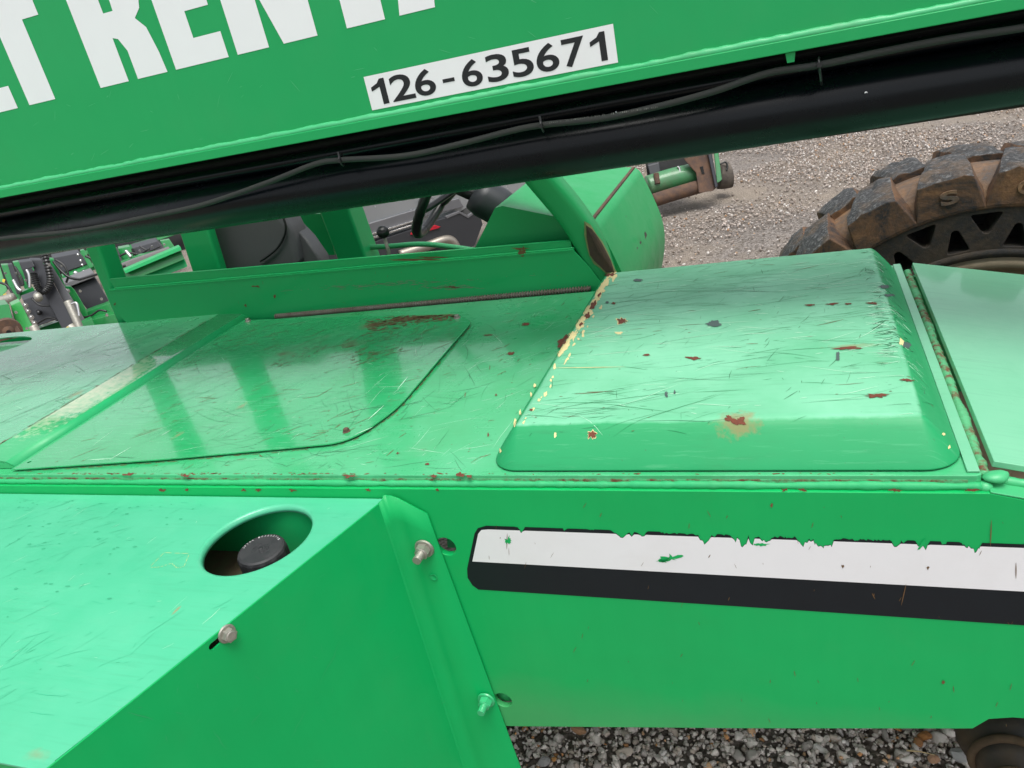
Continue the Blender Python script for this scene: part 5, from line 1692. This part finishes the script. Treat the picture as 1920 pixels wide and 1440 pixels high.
piece('panel', [(222, 466), (244, 462), (250, 480), (228, 490)], 9.2, .2, M_machine, L3)
piece('mast', [(212, 466), (220, 465), (230, 490), (224, 494)], 9.1, .1, M_machgrey, L3)
piece('upright', [(300, 452), (318, 449), (332, 470), (316, 478)], 9.0, .1, M_machine, L3)
piece('cross_beam', [(226, 492), (262, 478), (300, 470), (300, 474), (262, 484), (228, 498)], 8.9, .1, M_machine, L3)
piece('cylinder_rod', [(228, 496), (250, 487), (318, 464), (320, 470), (256, 494), (230, 504)], 8.0, .1, simple('dull grey steel', c4(.16, .15, .145), .4, .3), L3)
L4 = thing('green_beam', base_of(290, 500, 6.4), 'bright green channel beam with a pale lit top edge, between the two rear cab posts', 'beam')
piece('web', [(234, 512), (340, 470), (346, 486), (300, 505), (240, 528)], 6.3, .05, M_machine, L4)
piece('web_lower', [(228, 528), (346, 484), (352, 500), (300, 520), (236, 545)], 6.36, .05, M_cab, L4)
piece('top_flange', [(231, 508), (338, 462), (341, 469), (236, 513)], 6.25, .12, M_boom, L4, bevel=.004)
L4['label'] = 'bright green slanting channel beam with a pale top edge, between the two rear cab posts'
ptube('cable', [(150, 524), (190, 512), (215, 505), (235, 498)], 5.2, .008, M_plastic, L4)
# dark slab added as shade behind the row, so the gaps read as deep
L5 = thing('trailer_lift', base_of(310, 480, 10.5), 'dark backdrop slab added for shade farthest back between the rear cab posts', 'machine')
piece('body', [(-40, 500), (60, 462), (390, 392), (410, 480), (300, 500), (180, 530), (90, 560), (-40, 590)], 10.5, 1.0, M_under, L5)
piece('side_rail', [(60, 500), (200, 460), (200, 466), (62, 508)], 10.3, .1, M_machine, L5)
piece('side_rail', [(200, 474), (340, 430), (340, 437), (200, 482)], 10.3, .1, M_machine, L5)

for (pth, dd, rr_, mm_, par) in [
        ([(100, 490), (112, 505), (130, 520), (150, 524)], 6.9, .012, M_plastic, L1), ([(104, 487), (120, 498), (128, 515), (124, 530)], 6.95, .010, M_plastic, L1),
        ([(60, 560), (75, 572), (96, 575), (104, 590)], 6.8, .009, M_plastic, L1), ([(70, 606), (90, 596), (108, 600)], 6.8, .010, M_plastic, L1),
        ([(150, 596), (170, 592), (186, 582), (200, 584)], 6.9, .009, M_plastic, L1), ([(28, 500), (40, 520), (44, 535)], 8.2, .012, M_plastic, L2),
        ([(0, 530), (14, 536), (24, 552)], 8.2, .012, M_plastic, L2), ([(44, 498), (54, 515), (56, 540)], 8.3, .014, M_chrome, L2),
        ([(225, 480), (240, 474), (262, 476), (280, 466)], 9.0, .012, M_plastic, L3), ([(262, 462), (280, 470), (300, 462)], 9.0, .010, M_plastic, L3),
        ([(160, 480), (172, 486), (180, 500)], 9.0, .012, M_plastic, L3), ([(236, 470), (246, 482)], 8.9, .018, M_chrome, L3)]:
    ptube('hose', pth, dd, rr_, mm_, par)
for (a, b, dd, par) in [(92, 496, 6.7, L1), (108, 520, 6.9, L1), (128, 552, 6.9, L1), (146, 580, 6.9, L1), (90, 556, 6.85, L1), (100, 578, 6.85, L1), (150, 545, 7.2, L1), (190, 560, 7.2, L1), (200, 590, 6.95, L1), (228, 582, 6.95, L1), (30, 585, 6.85, L1), (50, 615, 6.85, L1), (10, 512, 8.3, L2), (30, 512, 8.3, L2), (48, 525, 8.6, L2), (262, 470, 9.2, L3), (285, 462, 9.2, L3), (308, 458, 8.9, L3), (320, 470, 8.9, L3), (115, 498, 9.1, L3)]:
    p = pd(a, b, dd - .03); MB().cyl(p, -hview(a, b), .013, .03, 8).build('bolt', M_chrome, par)

# ------------------------------------------------------------------ loader attachment lying in the yard
def g_at(u, v): return gd(u, v)
dA = gd(1330, 385) 
AT = thing('quick_coupler', base_of(1310, 360, dA), 'rusty green fork carriage attachment lying on the gravel beyond the cowl', 'attachment')
def apc(name, px, dd, th, mat, bevel=.01): return piece(name, px, dA + dd, th, mat, AT, bevel)
def atube(name, px, dd, r_, mat): return ptube(name, px, dA + dd, r_, mat, AT)
M_dgreen = paint('dirty green tube', c4(.02, .26, .08), c4(.08, .12, .07), .9, .5, dirt=.5)
atube('rusty_shaft', [(1225, 376), (1270, 362), (1318, 348)], -.10, .062, M_ruststeel)
atube('green_tube', [(1215, 350), (1260, 336), (1320, 322)], -.02, .10, M_dgreen)
apc('end_plate', [(1310, 362), (1305, 325), (1283, 300), (1280, 288), (1330, 280), (1338, 320), (1345, 350), (1338, 358)], -.18, .06, M_ruststeel)
apc('dark_upright', [(1325, 280), (1333, 279), (1346, 350), (1341, 354)], -.22, .05, simple('dark steel', c4(.02, .022, .03), .5, 0, .3))
apc('green_upright', [(1338, 280), (1346, 280), (1354, 338), (1344, 345)], -.15, .18, M_dgreen)
apc('back_plate', [(1215, 345), (1210, 300), (1280, 280), (1300, 322), (1280, 330)], .1, .1, M_under)
apc('bracket', [(1214, 310), (1236, 304), (1240, 330), (1222, 342)], 0, .1, M_machgrey)
atube('bolt_rod', [(1230, 325), (1233, 345)], -.12, .025, M_ruststeel)
atube('cotter_pin', [(1270, 313), (1274, 316), (1275, 325)], -.1, .012, M_chrome)
atube('end_roller', [(1348, 330), (1358, 330), (1368, 328)], .12, .12, simple('muddy rubber', c4(.06, .05, .045), .9, 0, .5, c4(.2, .17, .14), .5, nscale=20))
atube('wire_loop', [(1350, 308), (1360, 304), (1364, 312), (1362, 320)], .0, .008, M_plastic)
mb = MB().box((-.05, -.02, 0), (0, 0, 0))
apc('cut_slot', [(1312, 313), (1318, 312), (1321, 326), (1316, 326)], -.185, .01, M_hole, 0)

# ------------------------------------------------------------------ small things on the gravel
def pebble(u, v, sx, sy, sz, col, label, name='stone', rot=0.0):
    p = on(u, v, 'z', .02)
    kv, kf = ICO[2]
    r_ = np.random.default_rng(int(u + v))
    s_ = kv.copy()
    for _ in range(8):
        d = r_.normal(size=3); d /= np.linalg.norm(d)
        t = s_ @ d
        s_ -= np.clip(t - r_.uniform(.6, .85), 0, None)[:, None] * d[None]
    c_, s__ = math.cos(rot), math.sin(rot)
    V_ = [p + Vector(((a * sx) * c_ - (b * sy) * s__, (a * sx) * s__ + (b * sy) * c_, c * sz)) for a, b, c in s_]
    o = obj(name, V_, [tuple(int(i) for i in q_) for q_ in kf], simple(label[:20], c4(*col), .85, 0, .25, bump=.5, nscale=60), origin=p - Vector((0, 0, sz)))
    tag(o, label, 'stone')
pebble(1733, 1379, .018, .015, .013, (.34, .15, .045), 'larger of the two touching orange stones just below the green plate edge')
pebble(1721, 1392, .012, .014, .010, (.32, .15, .06), 'smaller orange stone touching the lower left of the bigger orange stone')
pebble(1801, 1417, .026, .019, .018, (.42, .41, .40), 'large pale grey angular stone left of the black axle housing', rot=-.6)
pebble(1750, 1423, .015, .012, .010, (.44, .25, .15), 'flat pinkish tan stone beneath the straw stalk')
pebble(1085, 1368, .025, .015, .012, (.34, .19, .10), 'flat tan stone partly hidden under the lower edge of the side plate')
pebble(1019, 1427, .020, .015, .013, (.30, .29, .28), 'grey angular stone at the bottom edge beside the guard flange', rot=.2)
pebble(1039, 1424, .008, .007, .007, (.45, .22, .07), 'tiny bright orange stone at the bottom near the guard flange')
sa, sb = on(1700, 1407, 'z', .055), on(1753, 1416, 'z', .040)
mb = MB().tube([sa, sa.lerp(sb, .5) + Vector((0, 0, .004)), sb], [.0022, .0017, .001], 7)
o = mb.build('straw', M_straw, smooth=True, origin=sa.lerp(sb, .5))
tag(o, 'thin dry straw stalk lying across the gravel near the axle', 'straw')
